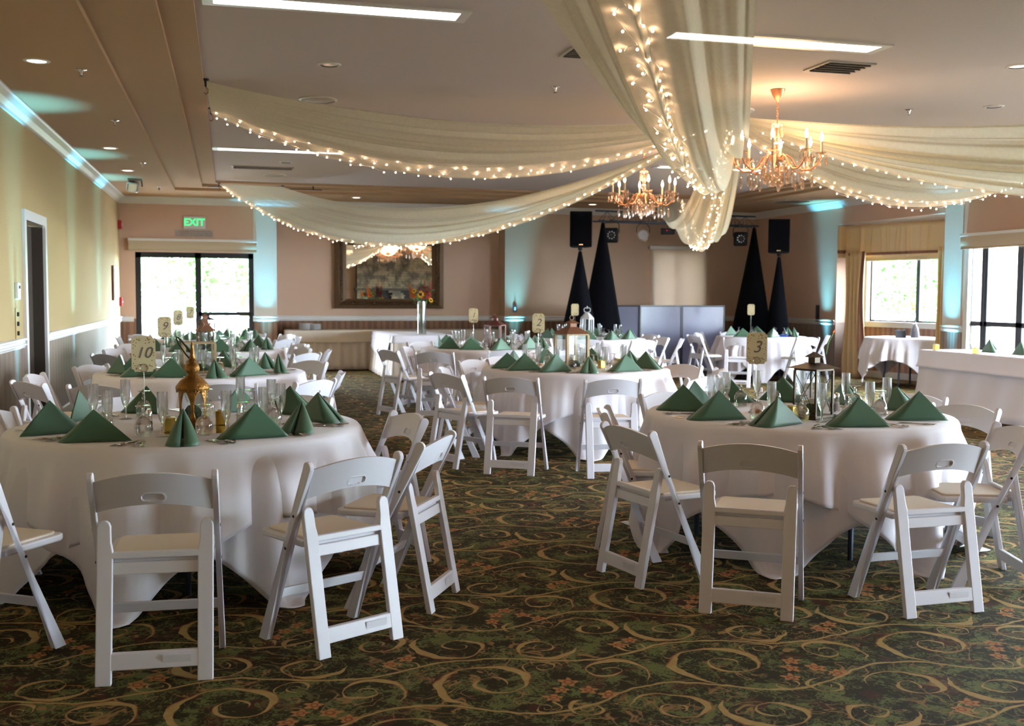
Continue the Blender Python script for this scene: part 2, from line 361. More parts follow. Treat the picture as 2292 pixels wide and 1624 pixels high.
def wall(name, ax, a, b, t0, t1, holes, mu, ml, z1=3.5, parent=None):
    u = MB(); panel(u, ax, a, b, t0, t1, DADO, z1, holes); w = struct(name, u, mu, parent)
    l = MB(); panel(l, ax, a, b, t0, t1, 0, DADO, holes)
    if l.v: l.build('wainscot', ml, w)
    return w
HL = [(11.52, 12.64, 0, 2.2)]
HB = [(-1.684, .463, 0, 2.24)]
HS = [(8.62, 9.78, 1.05, 2.42)]
HR = [(14.88, 18.0, 0, 2.82), (9.4, 14.3, .12, 2.36), (4.4, 8.6, .12, 2.36), (-.2, 3.6, .12, 2.36)]
floor = struct('floor', MB().box(XL-.2, XR+1.7, YF-.2, YA+.2, -.1, 0), 'carpet')
wall('wall_left', 1, YF, YB, XL-.2, XL, HL, 'wallL', 'dadoY')
wall('wall_right', 1, YF, YB, XR, XR+.2, HR, 'wall', 'dadoY')
w = wall('wall_back', 0, XL-.2, .457, YB, YB+.2, HB, 'wall', 'dado')
wall('wall_back_column', 0, .457, .891, YB, YA+.2, [], 'pil', 'dado')
wall('wall_alcove', 0, .891, 5.41, YA, YA+.2, [], 'wall', 'dado')
wall('wall_stage', 0, 5.41, XR+.2, YB, YA+.2, HS, 'wallS', 'dado')
wall('wall_front', 0, XL-.2, XR+.2, YF-.2, YF, [], 'wall', 'dado')
# pilaster faces on the right wall (paler paper)
struct('wall_right_column', MB().box(XR-.012, XR, 14.42, 14.86, DADO, 3.26), 'pil')
# ceiling: soffit ring, two shallow steps and the main field
TA = (-.885, 9.6, -1.5, 19.65); TB = (-.425, 9.36, -1.25, 19.35); TC = (-.2, 9.2, -1.0, 19.1)
def ring(mb, o, i, z, t=.0):
    x0, x1, y0, y1 = o; a0, a1, b0, b1 = i
    for r in ((x0, a0, y0, y1), (a1, x1, y0, y1), (a0, a1, y0, b0), (a0, a1, b1, y1)): mb.box(r[0], r[1], r[2], r[3], z, z+.25)
mb = MB(); ring(mb, (XL-.2, XR+.2, YF-.2, YA+.2), TA, ZS); struct('ceiling_soffit', mb, 'soffit')
mb = MB(); ring(mb, TA, TB, ZS+.045); ring(mb, TB, TC, ZS+.09); struct('ceiling_step', mb, 'soffit')
struct('ceiling', MB().box(TC[0], TC[1], TC[2], TC[3], ZM, ZM+.2), 'ceil')
# chair rails and crown mouldings
RAILP = [(0, .945), (.014, .948), (.016, .962), (.03, .972), (.03, .984), (.016, .992), (.016, 1.012), (.034, 1.022), (.036, 1.04), (.012, 1.048), (0, 1.05)]
CROWNP = [(0, 3.13), (.02, 3.13), (.03, 3.15), (.07, 3.19), (.10, 3.235), (.12, 3.245), (.12, ZS), (0, ZS)]
BASEP = [(0, 0), (.016, 0), (.016, .10), (.008, .12), (0, .12)]
def mold(mb, prof, side, at, a, b):   # side: which way the profile faces
    if side == '+x': mb.prism([(at+p, z) for p, z in prof], a, b, 1)
    if side == '-x': mb.prism([(at-p, z) for p, z in prof][::-1], a, b, 1)
    if side == '-y': mb.prism([(at-p, z) for p, z in prof], a, b, 0)
    if side == '+y': mb.prism([(at+p, z) for p, z in prof], a, b, 0)
n = 0
RUNS = [('+x', XL, YF, 11.40), ('+x', XL, 12.75, YB), ('-y', YB, XL, -1.72), ('-y', YB, .44, .92), ('-y', YA, .891, 5.41), ('-y', YB, 5.39, XR),
        ('-x', XR, 18.02, YB), ('-x', XR, 14.36, 14.88), ('-x', XR, 8.7, 9.3), ('-x', XR, 3.7, 4.3), ('-x', XR, YF, -.3), ('-x', 5.41, YB, YA)]
for s, at, a, b_ in RUNS:
    n += 1; mb = MB(); mold(mb, RAILP, s, at, a, b_); struct('trim_%d' % n, mb, 'trim')
for s, at, a, b_ in RUNS:
    n += 1; mb = MB(); mold(mb, BASEP, s, at, a, b_); struct('baseboard_%d' % n, mb, 'trim')
for s, at, a, b_ in (('+x', XL, YF, YB), ('-y', YB, XL, XR), ('-x', XR, YF, YB), ('+y', YF, XL, XR)):
    n += 1; mb = MB(); mold(mb, CROWNP, s, at, a, b_); struct('trim_%d' % n, mb, 'trim')
struct('ceiling_alcove', MB().box(.891, 5.41, YB-.002, YA, 3.13, 3.2), 'soffit')
# side door on the left wall: casing, open recess with a grey-brown slab ajar
mb = MB()
for y0, y1 in ((11.42, 11.52), (12.64, 12.74)): mb.box(XL+.001, XL+.03, y0, y1, 0, 2.2)
mb.box(XL+.001, XL+.03, 11.42, 12.74, 2.2, 2.3); dr = struct('door_1', mb, 'trim')
MB().box(XL-.2, XL, 11.52, 11.53, 0, 2.195).build('jamb', 'doorwood', dr); MB().box(XL-.2, XL, 12.63, 12.64, 0, 2.195).build('jamb', 'doorwood', dr)
MB().box(XL-.19, XL-.11, 11.53, 12.63, .01, 2.19).box(XL-.11, XL-.105, 11.53, 12.63, 1.535, 1.542).box(XL-.11, XL-.105, 11.53, 12.63, .8, .805).build('door_slab', 'doorwood', dr)
MB().tube([(XL-.11, 11.66, 1.0), (XL-.05, 11.66, 1.0), (XL-.045, 11.74, 1.0)], .009).build('door_handle', 'chrome', dr)

def frame_window(name, ax, a, b, at, z0, z1, vs_, hs, fw_=.07, d=.09, glass=True):
    # black aluminium frame along axis ax at depth `at`; vs_ = mullion positions(pos,width), hs = transoms (z,height,a,b)
    mb = MB()
    def bx(u0, u1, q0, q1):
        if ax == 0: mb.box(u0, u1, at, at+d, q0, q1)
        else: mb.box(at, at+d, u0, u1, q0, q1)
    bx(a, a+fw_, z0, z1); bx(b-fw_, b, z0, z1); bx(a, b, z1-fw_, z1); bx(a, b, z0, z0+fw_)
    for p, w_ in vs_: bx(p-w_/2, p+w_/2, z0, z1)
    for z, h, u0, u1 in hs: bx(u0, u1, z-h/2, z+h/2)
    o = struct(name, mb, 'black')
    g = MB()
    if ax == 0: g.box(a+.02, b-.02, at+d/2-.003, at+d/2+.003, z0+.02, z1-.02)
    else: g.box(at+d/2-.003, at+d/2+.003, a+.02, b-.02, z0+.02, z1-.02)
    g.build('window_pane', 'pane', o); return o
frame_window('window_1', 0, -1.684, .463, YB+.03, .0, 2.24, [(-.56, .11)], [(1.09, .07, -.56, .40)], .10)
frame_window('window_2', 1, 9.4, 14.3, XR+.04, .12, 2.36, [(14.0, .05), (13.2, .13), (12.1, .1), (10.9, .1), (13.92, .06)], [(1.085, .07, 9.4, 14.3)], .07)
frame_window('window_3', 1, 4.4, 8.6, XR+.04, .12, 2.36, [(5.8, .1), (7.2, .1)], [(1.085, .07, 4.4, 8.6)])
frame_window('window_6', 1, -.2, 3.6, XR+.04, .12, 2.36, [(1.0, .1), (2.3, .1)], [(1.085, .07, -.2, 3.6)])
frame_window('window_4', 0, 8.62, 9.78, YB+.08, 1.05, 2.42, [(9.2, .05)], [], .05)
n += 1; struct('trim_%d' % n, MB().box(XR-.03, XR+.04, 14.24, 14.34, .0, 2.42).box(XR-.03, XR+.04, 9.3, 9.44, 0, 2.42), 'trim')
# angled bay recess
BAY = Matrix.Translation((11.38, 18.05, 0)) @ Matrix.Rotation(math.atan2(-.968, .249), 4, 'Z')
mb = MB(); panel(mb, 0, -.3, 3.3, 0, .18, DADO, 3.0, [(.36, 2.9, 1.03, 2.3)])
bay = struct('wall_bay', mb, 'wall'); bay.matrix_world = BAY
MB().box(-.3, 3.3, 0, .18, 0, DADO).build('wainscot', 'dado', bay)
struct('wall_bay_side', MB().box(XR+.2, XR+1.5, 14.70, 14.88, 0, 3.0), 'wall'); struct('wall_bay_jamb', MB().box(XR+.2, XR+.7, 18.0, 18.2, 0, 3.0), 'wall')
struct('ceiling_bay', MB().box(XR+.006, XR+1.6, 14.88, 18.0, 2.818, 2.87), 'trim')
mb = MB(); mb.box(-.2, 3.2, -.016, 0, 0, .12); o = struct('baseboard_30', mb, 'trim'); o.matrix_world = BAY
o = frame_window('window_5', 0, .36, 2.9, .08, 1.03, 2.3, [(1.44, .08), (2.5, .08)], [], .03); o.matrix_world = BAY
n += 1; o = struct('trim_%d' % n, MB().box(.25, 3.0, -.05, .04, .93, 1.03).box(.30, .37, -.03, 0, 1.03, 2.36), 'trim'); o.matrix_world = BAY
portal((XR+.3, 11.85, 1.25), 4.9, 2.2, (0, 11.85, 1.25)); portal((XR+.3, 6.5, 1.25), 4.2, 2.2, (0, 6.5, 1.25)); portal((XR+.3, 1.7, 1.25), 3.8, 2.2, (0, 1.7, 1.25))
portal((-.6, YB+.3, 1.12), 2.1, 2.2, (-.6, 0, 1.12)); portal((12.0, 16.55, 1.66), 2.5, 1.25, (2, 14.0, 1.66))

# ---- window dressings
def roller(name, ax, a, b, at, zt, zb, label, sgn=-1):   # pale cassette with a short length of rolled shade
    t = thing(name, label, 'window shade', ((a+b)/2, at, zt) if ax == 0 else (at, (a+b)/2, zt)); h = (b-a)/2
    R = Matrix.Rotation(0 if ax == 0 else PI/2, 4, 'Z')
    k = MB().box(-h, h, -.11, -.0, -.045, .0, R) if sgn < 0 else MB().box(-h, h, -.0, .11, -.045, 0, R)
    s = -1 if sgn < 0 else 1
    o = MB().box(-h, h, min(0, s*.11), max(0, s*.11), -.045, 0, R).build('shade_cassette', 'trim', t, bevel=.006)
    prof = [(s*.10, -.045), (s*.105, -.10), (s*.10, zb-zt+.05), (s*.085, zb-zt+.03), (s*.10, zb-zt), (s*.04, zb-zt), (s*.05, zb-zt+.05), (s*.05, -.045)]
    MB().prism([(p, z) for p, z in prof], -h+.01, h-.01, 0, R).build('shade_fabric', 'shade', t, smooth=True)
    return t
roller('roller_shade', 0, -1.80, .523, YB-.004, 2.49, 2.26, 'beige roller shade rolled up above the black glass door below the exit sign')
roller('roller_shade', 1, 9.2, 14.36, XR-.004, 2.46, 2.22, 'beige roller shade with pale bar over the big black-framed window behind the head table', 1)
t = thing('roller_shade', 'cream roller shade pulled down over the window behind the black stage panels', 'window shade', (9.19, YB-.004, 2.5))
MB().box(-.67, .67, -.08, 0, -.05, .02).build('shade_cassette', 'trim', t, bevel=.01)
MB().grid(lambda u, v: (-.64+1.28*u, -.04-.006*sin(u*9), -.04-1.50*v), 24, 2).build('shade_fabric', sheer_mat('cream_shade', lin((206, 192, 176)), .02, .38), t, solid=.002)
# bay valance, drapes
VR = math.atan2(-.968, .249)
t = thing('valance', 'pleated gold valance with brown braid trim across the bay window', 'valance', (11.10, 17.88, 2.78), VR)
random.seed(12); PL = sorted(random.uniform(.1, 2.1) for _ in range(16))
def val(u, v):
    x = 2.2*u; fold = sum(math.exp(-((x-p-.05*v*sin(p*9))/.018)**2) for p in PL)
    return (x, -.012*fold-.006*sin(x*9), -.58*v)
MB().grid(val, 200, 8).build('valance_cloth', 'gdrape', t, smooth=True, solid=.01, sharp=0)
MB().grid(lambda u, v: (val(u, v)[0], val(u, v)[1]-.014, -.50-.045*v), 160, 1).build('braid', 'braid', t, solid=.012)
sr = MB().box(-.02, .02, -.17, -.01, -.58, .0).build('side_return', 'gdrape', t); MB().box(-.026, .026, -.176, -.016, -.50, -.44).build('side_braid', 'braid', sr)
sr = MB().bar((2.2, 0, -.27), (2.93, -.42, -.27), .03, .62, upv=(0, 0, 1)).build('side_return', 'gdrape', t); MB().bar((2.2, -.0, -.46), (2.94, -.43, -.46), .045, .06).build('side_braid', 'braid', sr)
t = thing('roller_shade', 'peach roller shade just below the gold valance in the bay', 'window shade', (11.38, 18.05, 2.36), VR)
MB().box(.3, 2.95, -.05, -.01, -.22, .0).build('shade_fabric', 'shade', t, bevel=.008)
MB().tube([(.3, -.055, -.215), (2.95, -.055, -.215)], .012).build('hem_bar', 'trim', t)
def drape(name, loc, w_, h, n, ax, label, amp=.05, flare=.15):
    t = thing(name, label, 'curtain', loc)
    def f(u, v):
        s = (u-.5)*w_*(1+flare*(v**2)-.25*sin(PI*min(1, v*1.2))); d = amp*sin(u*2*PI*n+v*1.5)*(.7+.5*v)
        return (d, s, -h*v) if ax else (s, d, -h*v)
    MB().grid(f, 90, 24).build('curtain_cloth', 'gdrape', t, smooth=True, solid=.008, sharp=0)
    MB().grid(lambda u, v: (f(u*.12, v)[0]-.012, f(u*.12, v)[1]-.0, f(u*.12, v)[2]), 4, 24).build('braid', 'braid', t, smooth=True, solid=.01, sharp=0); return t
drape('curtain', (XR+.10, 17.55, 2.3), .62, 2.3, 4, 1, 'long gold satin curtain hanging by the far jamb of the bay window')
drape('curtain', (XR+.06, 14.98, 2.3), .22, 2.3, 2, 1, 'narrow gold curtain with braided edge beside the cyan-lit column')

# ---- mirror in the alcove
t = thing('wall_mirror', 'large mirror in a carved dark gilt frame above the buffet', 'mirror', (3.125, YA, 1.92))
def fr(mb, w0, h0, w1, h1, y0, y1):   # mitred frame from outer half size to inner half size
    o = [(-w0, -h0), (w0, -h0), (w0, h0), (-w0, h0)]; i = [(-w1, -h1), (w1, -h1), (w1, h1), (-w1, h1)]
    vs_ = [(x, 0, z) for x, z in o]+[(x, y0, z) for x, z in o]+[(x, y1, z) for x, z in i]+[(x, 0, z) for x, z in i]; fs = []
    for k in range(4):
        q = (k+1) % 4; fs += [(k, q, 4+q, 4+k), (4+k, 4+q, 8+q, 8+k), (8+k, 8+q, 12+q, 12+k)]
    mb.add(vs_, fs)
mb = MB(); fr(mb, 1.10, .73, 1.02, .66, -.10, -.12); fr(mb, 1.02, .66, .93, .59, -.12, -.06); fr(mb, .93, .59, .86, .535, -.07, -.05)
mb.build('frame', 'mframe', t)
mb = MB(); random.seed(3)
for k in range(60):
    a = -.98+1.96*k/59
    for z in (-.63, .63): mb.ball((a, -.10, z+random.uniform(-.02, .02)), random.uniform(.012, .022), 6, 4)
for k in range(40):
    a = -.6+1.2*k/39
    for x in (-.975, .975): mb.ball((x+random.uniform(-.02, .02), -.10, a), random.uniform(.012, .022), 6, 4)
mb.build('carving', 'mframe', t, smooth=True)
MB().box(-.86, .86, -.045, -.035, -.535, .535).build('mirror_glass', 'mirror', t)
# ---- signs and small wall things
t = thing('exit_sign', 'white exit sign with glowing green letters above the glass door', 'sign', (-.617, YB-.0, 2.80))
MB().box(-.20, .20, -.06, 0, -.12, .12).build('housing', 'white', t, bevel=.015)
text('EXIT', .185, (0, -.0625, 0), (PI/2, 0, 0), 'exitg', t, bold=.003)
t = thing('capacity_plaque', 'grey plaque with three lines of small print under the exit sign', 'sign', (-.625, YB, 2.60))
MB().box(-.345, .345, -.012, 0, -.065, .065).build('plate', mat('grey_plaque', lin((176, 160, 150)), .5), t, bevel=.003)
for k, s in enumerate(('THE NUMBER OF PEOPLE PERMITTED', 'IN THIS ROOM SHALL NOT EXCEED 250', 'BY ORDER OF THE STATE FIRE MARSHAL')):
    text(s, .036, (0, -.014, .036-.036*k), (PI/2, 0, 0), 'ink', t)
t = thing('fire_alarm', 'red fire alarm box high in the corner near the crown', 'alarm', (XL, 20.95, 2.72))
MB().box(0, .07, -.06, .06, -.08, .08).build('box', 'red', t, bevel=.008); MB().box(.07, .075, -.03, .03, -.02, .02).build('strobe_lens', 'white', t)
t = thing('fire_pull_station', 'small red pull station low on the wall by the corner', 'alarm', (XL, 21.0, 1.32))
MB().box(0, .05, -.05, .05, -.08, .08).build('box', 'red', t, bevel=.006); MB().box(.05, .06, -.04, .04, -.02, .0).build('pull_bar', 'white', t)
t = thing('thermostat', 'small white thermostat box beside the open side door', 'thermostat', (XL, 11.04, 1.5))
MB().box(0, .035, -.06, .06, -.08, .08).build('cover', 'white', t, bevel=.008); MB().box(.035, .037, -.035, .035, .02, .05).build('display', 'dark', t)
t = thing('switch_plate', 'tall switch plate with toggles below the thermostat', 'light switch', (XL, 11.02, 1.19))
MB().box(0, .012, -.05, .05, -.15, .15).build('plate', 'wallL', t, bevel=.003)
for z in (-.09, 0, .09): MB().box(.012, .03, -.012, .012, z-.02, z+.02).build('toggle', 'dark', t)
t = thing('notice_frame', 'slim dark framed notice holder on the sand-coloured wall', 'wall frame', (XL, 20.1, 1.65))
MB().box(0, .04, -.42, .42, -.30, .30).build('frame', 'redbrown', t, bevel=.01); MB().box(.04, .045, -.36, .36, -.25, .25).build('notice', 'shade', t)
t = thing('switch_plate', 'small grey switch on the cyan-lit corner of the stage wall', 'light switch', (5.62, YB, 1.20))
MB().box(-.04, .04, -.012, 0, -.07, .07).build('plate', 'steel', t, bevel=.003); MB().box(-.012, .012, -.03, -.012, -.03, .03).build('toggle', 'white', t)
t = thing('wall_speaker_control', 'thin dark control strip beside the bay curtain', 'wall control', (XR, 18.62, 1.16))
MB().box(-.03, 0, -.05, .05, -.16, .16).build('plate', 'black', t, bevel=.006); MB().box(-.035, -.03, -.02, .02, -.02, .02).build('knob', 'steel', t)

# ---- stone fireplace behind the camera (seen in the mirror)
random.seed(11); mb = MB(); z = 0
while z < 3.2:
    h = random.uniform(.05, .13); x = 5.3
    while x < 9.8:
        l = random.uniform(.15, .55); x1 = min(x+l, 9.85)
        mid = (x+x1)/2
        if not ((5.75 < mid < 6.75 or 7.25 < mid < 8.3) and .35 < z < 1.55):
            mb.box(x+.006, x1-.006, YF+.004, YF+.38+random.uniform(0, .07), z+.005, min(z+h, 3.13)-.004)
        x = x1
    z += h
t = thing('fireplace', 'tall ledgestone fireplace reflected in the gilt mirror', 'fireplace', (0, 0, 0))
mb.build('stone_facing', 'stone', t)
MB().box(5.3, 9.85, YF+.004, YF+.3, 0, 3.12).build('mortar_core', 'dark', t)
MB().box(5.2, 9.95, YF+.2, YF+.62, 1.62, 1.72).build('mantel', 'doorwood', t, bevel=.01)

# ================================================================== OUTSIDE
struct('ground_outside', MB().box(-14, 45, YA+.3, 60, -.25, -.12).box(XR+.8, 45, -20, YA+.3, -.25, -.12), 'groundm')
struct('ground_patio', MB().box(XR+.8, 16.5, -6, 19, -.12, -.03).box(-6, 5, YA+.3, 26, -.12, -.03), 'patio')
def tree(seed, h, r, n):
    random.seed(seed); mb = MB(); mb.tube([(0, 0, 0), (.1, 0, h*.3), (0, .1, h*.6)], [.16, .12, .05], 8)
    for k in range(5):
        a = k*1.3; mb.tube([(0, 0, h*.3), (cos(a)*r*.5, sin(a)*r*.5, h*(.5+.06*k))], [.06, .02], 5)
    lf = MB(); blobs = [(random.uniform(-r, r)*.6, random.uniform(-r, r)*.6, random.uniform(.28, .95)*h, random.uniform(.35, .6)*r) for _ in range(12)]
    for k in range(n):
        bx_, by_, bz_, br = random.choice(blobs); d = Vector((random.gauss(0, 1), random.gauss(0, 1), random.gauss(0, .8))).normalized()*br*random.uniform(.6, 1.05)
        c = Vector((bx_, by_, bz_))+d; a = Vector((random.gauss(0, 1), random.gauss(0, 1), random.gauss(0, 1))).normalized(); e = a.orthogonal().normalized(); s = random.uniform(.06, .13)
        lf.add([c-a*s, c+e*s*.6, c+a*s, c-e*s*.6], [(0, 1, 2, 3)])
    t = thing('garden_tree', '-', 'tree'); mb.build('trunk', 'bark', t, smooth=True); lf.build('crown', 'leaf', t); return t
ta = tree(1, 5.0, 2.4, 6000); tb = tree(2, 3.6, 1.9, 4500)
for i, (pr, x, y, lb) in enumerate((
    (ta, 18.5, 24.5, 'leafy green tree filling the bay window view'), (tb, 16.5, 26.5, 'lower leafy tree in the bay window beyond the curtain'), (ta, 17.2, 20.5, 'bright green tree close outside the bay window mullion'),
    (tb, 25.5, 23.5, 'pale green tree far off past the deck in the bay window'), (ta, 1.3, 30.5, 'sunlit tree seen through the narrow pane of the glass door'), (tb, .3, 27.6, 'small sunlit tree outside the glass door transom'),
    (tb, -3.8, 33, 'overexposed tree beyond the wide pane of the glass door'), (ta, 27.0, 27.0, 'distant tree through the black-framed window'), (tb, 30.5, 26, 'hazy distant shrub tree through the black-framed window'),
    (ta, 24, 9, 'tree outside the long window wall'), (ta, 22, -2, 'tree far along the patio outside'))):
    place(pr, (x, y, -.15), i*1.1, lb, 'garden trees outside')
def railing(name, a, b, label, n):
    t = thing(name, label, 'railing', a); v = Vector(b)-Vector(a)
    MB().bar((0, 0, .95), v+Vector((0, 0, .95)), .06, .05).bar((0, 0, .15), v+Vector((0, 0, .15)), .04, .04).build('rail', 'trim', t)
    mb = MB()
    for k in range(n+1): p = v*(k/n); mb.bar(p, p+Vector((0, 0, .95)), .02 if k % 6 else .08, .02 if k % 6 else .08)
    mb.build('baluster', 'trim', t); return t
railing('deck_railing', (-4.5, 25.6, -.03), (4.5, 25.6, -.03), 'white deck railing seen through the glass door', 36)
railing('deck_railing', (13.6, 22.0, -.03), (13.6, 12.0, -.03), 'white deck railing outside the bay window', 40)

# ================================================================== TABLES AND CLOTHS
ZT = .765; RT = .914
def cloth_mesh(s, a, R=RT, zt=ZT, seed=0, off=.0, nph=240, folds=17, amp=.095, sq=True):
    random.seed(seed); ph = [random.uniform(0, 6.28) for _ in range(4)]; mb = MB()
    NV = 26
    def pt(u, v):
        phi = 2*PI*u; q = phi-a
        ext = s/max(abs(cos(q)), abs(sin(q))) if sq else s
        ext = min(ext, s*1.40)
        if v < .25: rho = R*v/.25*.985
        else: rho = R*.985+(ext-R*.985)*((v-.25)/.75)
        if rho <= R*.985: return (rho*cos(phi), rho*sin(phi), zt+off)
        d = rho-R*.985
        r = R+off; z = zt+off
        if d < .03: t = d/.03*PI/2; r = R*.985+(R*.015+off)*sin(t)*1.0; z = zt+off-.012*(1-cos(t))
        else:
            dd = d-.03; z = zt+off-.012-dd*.985
            w_ = phi+.06*sin(3*phi+ph[3]); env_ = .45+.55*sin(2*phi+ph[2])**2; f = env_*((.5+.5*sin(folds*w_+ph[0]))**1.6+.5*(.5+.5*sin((folds*2-3)*w_+ph[1]))**2)
            corner = max(0, (ext/s-1)/.4); f += corner*.7*(.5+.5*cos(18*q))**2
            r = R+off+.006+dd*.05+amp*min(1, dd*4.5)*f*(.6+.8*dd)
        if z < .006:
            r += (.006-z)*.75; z = .006+.004*(1+sin(9*phi))
        return (r*cos(phi), r*sin(phi), z)
    mb.grid(pt, nph, NV, wrap=True)
    return mb
TABLES = {}
proto_table = None
def round_table(key, x, y, a, seed, phrase, s=1.27, R=RT, legs=True, zt=ZT, under=True):
    global proto_table
    TABLES[key] = (x, y, phrase)
    if R == RT:
        if proto_table is None:
            t = thing('round_table', '-', 'table'); mb = MB(); mb.lathe([(0, .735), (RT-.02, .735), (RT-.012, .742), (RT-.012, .755), (RT-.02, .76), (0, .76)], 48)
            mb.build('tabletop', 'oak', t, smooth=True)
            for sx_ in (-1, 1):
                for sy in (-1, 1):
                    MB().tube([(sx_*.34, sy*.50, 0), (sx_*.34, sy*.50, .33), (sx_*.33, sy*.42, .47), (sx_*.30, sy*.22, .62), (sx_*.30, sy*.16, .73)], .016, 8).build('leg', 'steel', t, smooth=True)
            proto_table = t
        place(proto_table, (x, y, 0), rad(35), 'round folding banquet table under the cloths of '+phrase, 'round banquet tables')
    else:
        t = thing('round_table', 'small round table under the cloth of '+phrase, 'table', (x, y, 0), 0, 'round banquet tables')
        MB().lathe([(0, zt-.03), (R-.02, zt-.03), (R-.02, zt-.006), (0, zt-.006)], 40).build('tabletop', 'oak', t, smooth=True)
        for k in range(4): MB().tube([(.35*cos(k*PI/2+.7), .35*sin(k*PI/2+.7), 0), (.3*cos(k*PI/2+.7), .3*sin(k*PI/2+.7), zt-.03)], .016, 8).build('leg', 'steel', t, smooth=True)
    if under:
        o = cloth_mesh(s+.05, a+PI/4, R, zt, seed+50, .0, amp=.05).build('under_cloth', 'cloth2', None, smooth=True, sharp=0, solid=.002); o.location = (x, y, 0)
        tag(o, 'long white under cloth reaching the carpet below '+phrase, 'tablecloth', 'white under cloths')
    o = cloth_mesh(s, a, R, zt, seed, .008).build('tablecloth', 'cloth', None, smooth=True, sharp=0, solid=.002); o.location = (x, y, 0)
    tag(o, 'white square tablecloth draped over '+phrase, 'tablecloth', 'white tablecloths')
round_table('10', -.22, 6.09, rad(30), 1, 'table 10')
round_table('9', -.25, 10.18, rad(12), 2, 'table 9')
round_table('8', -.24, 14.19, rad(50), 3, 'table 8')
round_table('7', -.30, 17.6, rad(20), 4, 'table 7')
round_table('3', 3.39, 5.95, rad(-35), 5, 'table 3')
round_table('2', 3.32, 10.15, rad(-10), 6, 'table 2')
round_table('1', 3.41, 14.13, rad(25), 7, 'table 1')
round_table('W', 5.78, 16.94, rad(5), 8, 'the white-lantern table')
round_table('G', 9.16, 17.4, rad(20), 9, 'the gift table', s=1.18, R=.78)
round_table('C', 10.97, 15.78, rad(38), 10, 'the bay window table', s=1.02, R=.65, zt=.80, under=False)

# ---- rectangular tables
def rect_cloth(name, x0, x1, y0, y1, zt, drop, off, m, amp=.01, pleat=0, loc=(0, 0, 0), rz=0, seed=1, flare=.06):
    random.seed(seed); mb = MB(); cx, cy_ = (x0+x1)/2, (y0+y1)/2; hx_, hy_ = (x1-x0)/2+off, (y1-y0)/2+off; per = 4*(hx_+hy_); ph = random.uniform(0, 6)
    def edge(u):
        d = (u % 1)*per; c = .03
        for (ax, ay, bx, by) in ((-hx_, -hy_, hx_, -hy_), (hx_, -hy_, hx_, hy_), (hx_, hy_, -hx_, hy_), (-hx_, hy_, -hx_, -hy_)):
            L = math.hypot(bx-ax, by-ay)
            if d <= L:
                t = d/L; nx, ny = (by-ay)/L, -(bx-ax)/L; return ax+(bx-ax)*t, ay+(by-ay)*t, nx, ny, d
            d -= L
        return -hx_, -hy_, 0, -1, 0
    N = int(per/.035) if pleat else int(per/.06)
    def pt(u, v):
        ex, ey, nx, ny, d = edge(u)
        if v < .2: k = v/.2; return (cx+ex*k, cy_+ey*k, zt+off)
        w_ = (v-.2)/.8; L = u*per
        f = amp*(sin(L*2*PI/(pleat or .4)+ph)+.4*sin(L*2*PI/(pleat*2.7 if pleat else .9)))*min(1, w_*2+.2)+flare*w_*w_
        return (cx+ex+nx*f, cy_+ey+ny*f, zt+off-drop*w_)
    mb.grid(pt, N, 10, wrap=True); o = mb.build(name, m, None, smooth=True, sharp=50, solid=.002); o.location = loc; o.rotation_euler = (0, 0, rz); return o
def trestle(label, x0, x1, y0, y1, zt, loc=(0, 0, 0), rz=0):
    t = thing('folding_table', label, 'table', loc, rz, 'rectangular folding tables')
    MB().box(x0, x1, y0, y1, zt-.03, zt-.002).build('tabletop', 'oak', t)
    for x in (x0+.15, x1-.15):
        for y in (y0+.08, y1-.08): MB().tube([(x, y, 0), (x, y, zt-.03)], .014).build('leg', 'steel', t)
trestle('long buffet table hidden under cloth along the mirror wall', 1.05, 5.25, 20.93, 21.6, ZT)
tag(rect_cloth('table_skirt', 1.05, 5.25, 20.93, 21.6, ZT-.004, .74, .004, 'ivory', .022, .16, seed=2), 'pleated ivory skirt around the long buffet table', 'table skirt')
tag(rect_cloth('tablecloth', 1.05, 5.25, 20.93, 21.6, ZT, .24, .014, 'ivory', .006, 0, seed=3, flare=.02), 'ivory cloth laid over the long buffet table under the mirror', 'tablecloth')
trestle('table under the tall vase of flowers', 2.68, 3.72, 18.1, 20.8, ZT)
tag(rect_cloth('table_skirt', 2.68, 3.72, 18.1, 20.8, ZT-.004, .74, .004, 'ivory', .022, .15, seed=4), 'pleated ivory skirt on the table that carries the tall flower vase', 'table skirt')
tag(rect_cloth('tablecloth', 2.68, 3.72, 18.1, 20.8, ZT, .12, .014, 'cloth', .006, 0, seed=5, flare=.03), 'white overlay cloth on the table with the tall flower vase', 'tablecloth')
mb = MB()
mb.grid(lambda u, v: (2.66-.05*v, 18.3+2.3*u, ZT+.02-.30*v-(.10*sin(PI*u))*v), 20, 6)
tag(mb.build('cloth_overhang', 'cloth', None, smooth=True, solid=.003), 'white cloth corner hanging off the side of the vase table', 'tablecloth')
HT = dict(loc=(9.0, 12.62, 0), rz=rad(-2.5))
trestle('long head table under layered white cloths', 0, .78, -5.0, 0, ZT, **HT)
tag(rect_cloth('under_cloth', 0, .78, -5.0, 0, ZT-.004, .75, .004, 'cloth2', .02, .55, seed=6, flare=.16, **HT), 'floor-length white cloth on the long head table by the windows', 'tablecloth')
tag(rect_cloth('tablecloth', 0, .78, -5.0, 0, ZT, .22, .014, 'cloth', .006, 0, seed=7, flare=.05, **HT), 'white top cloth over the long head table by the windows', 'tablecloth')

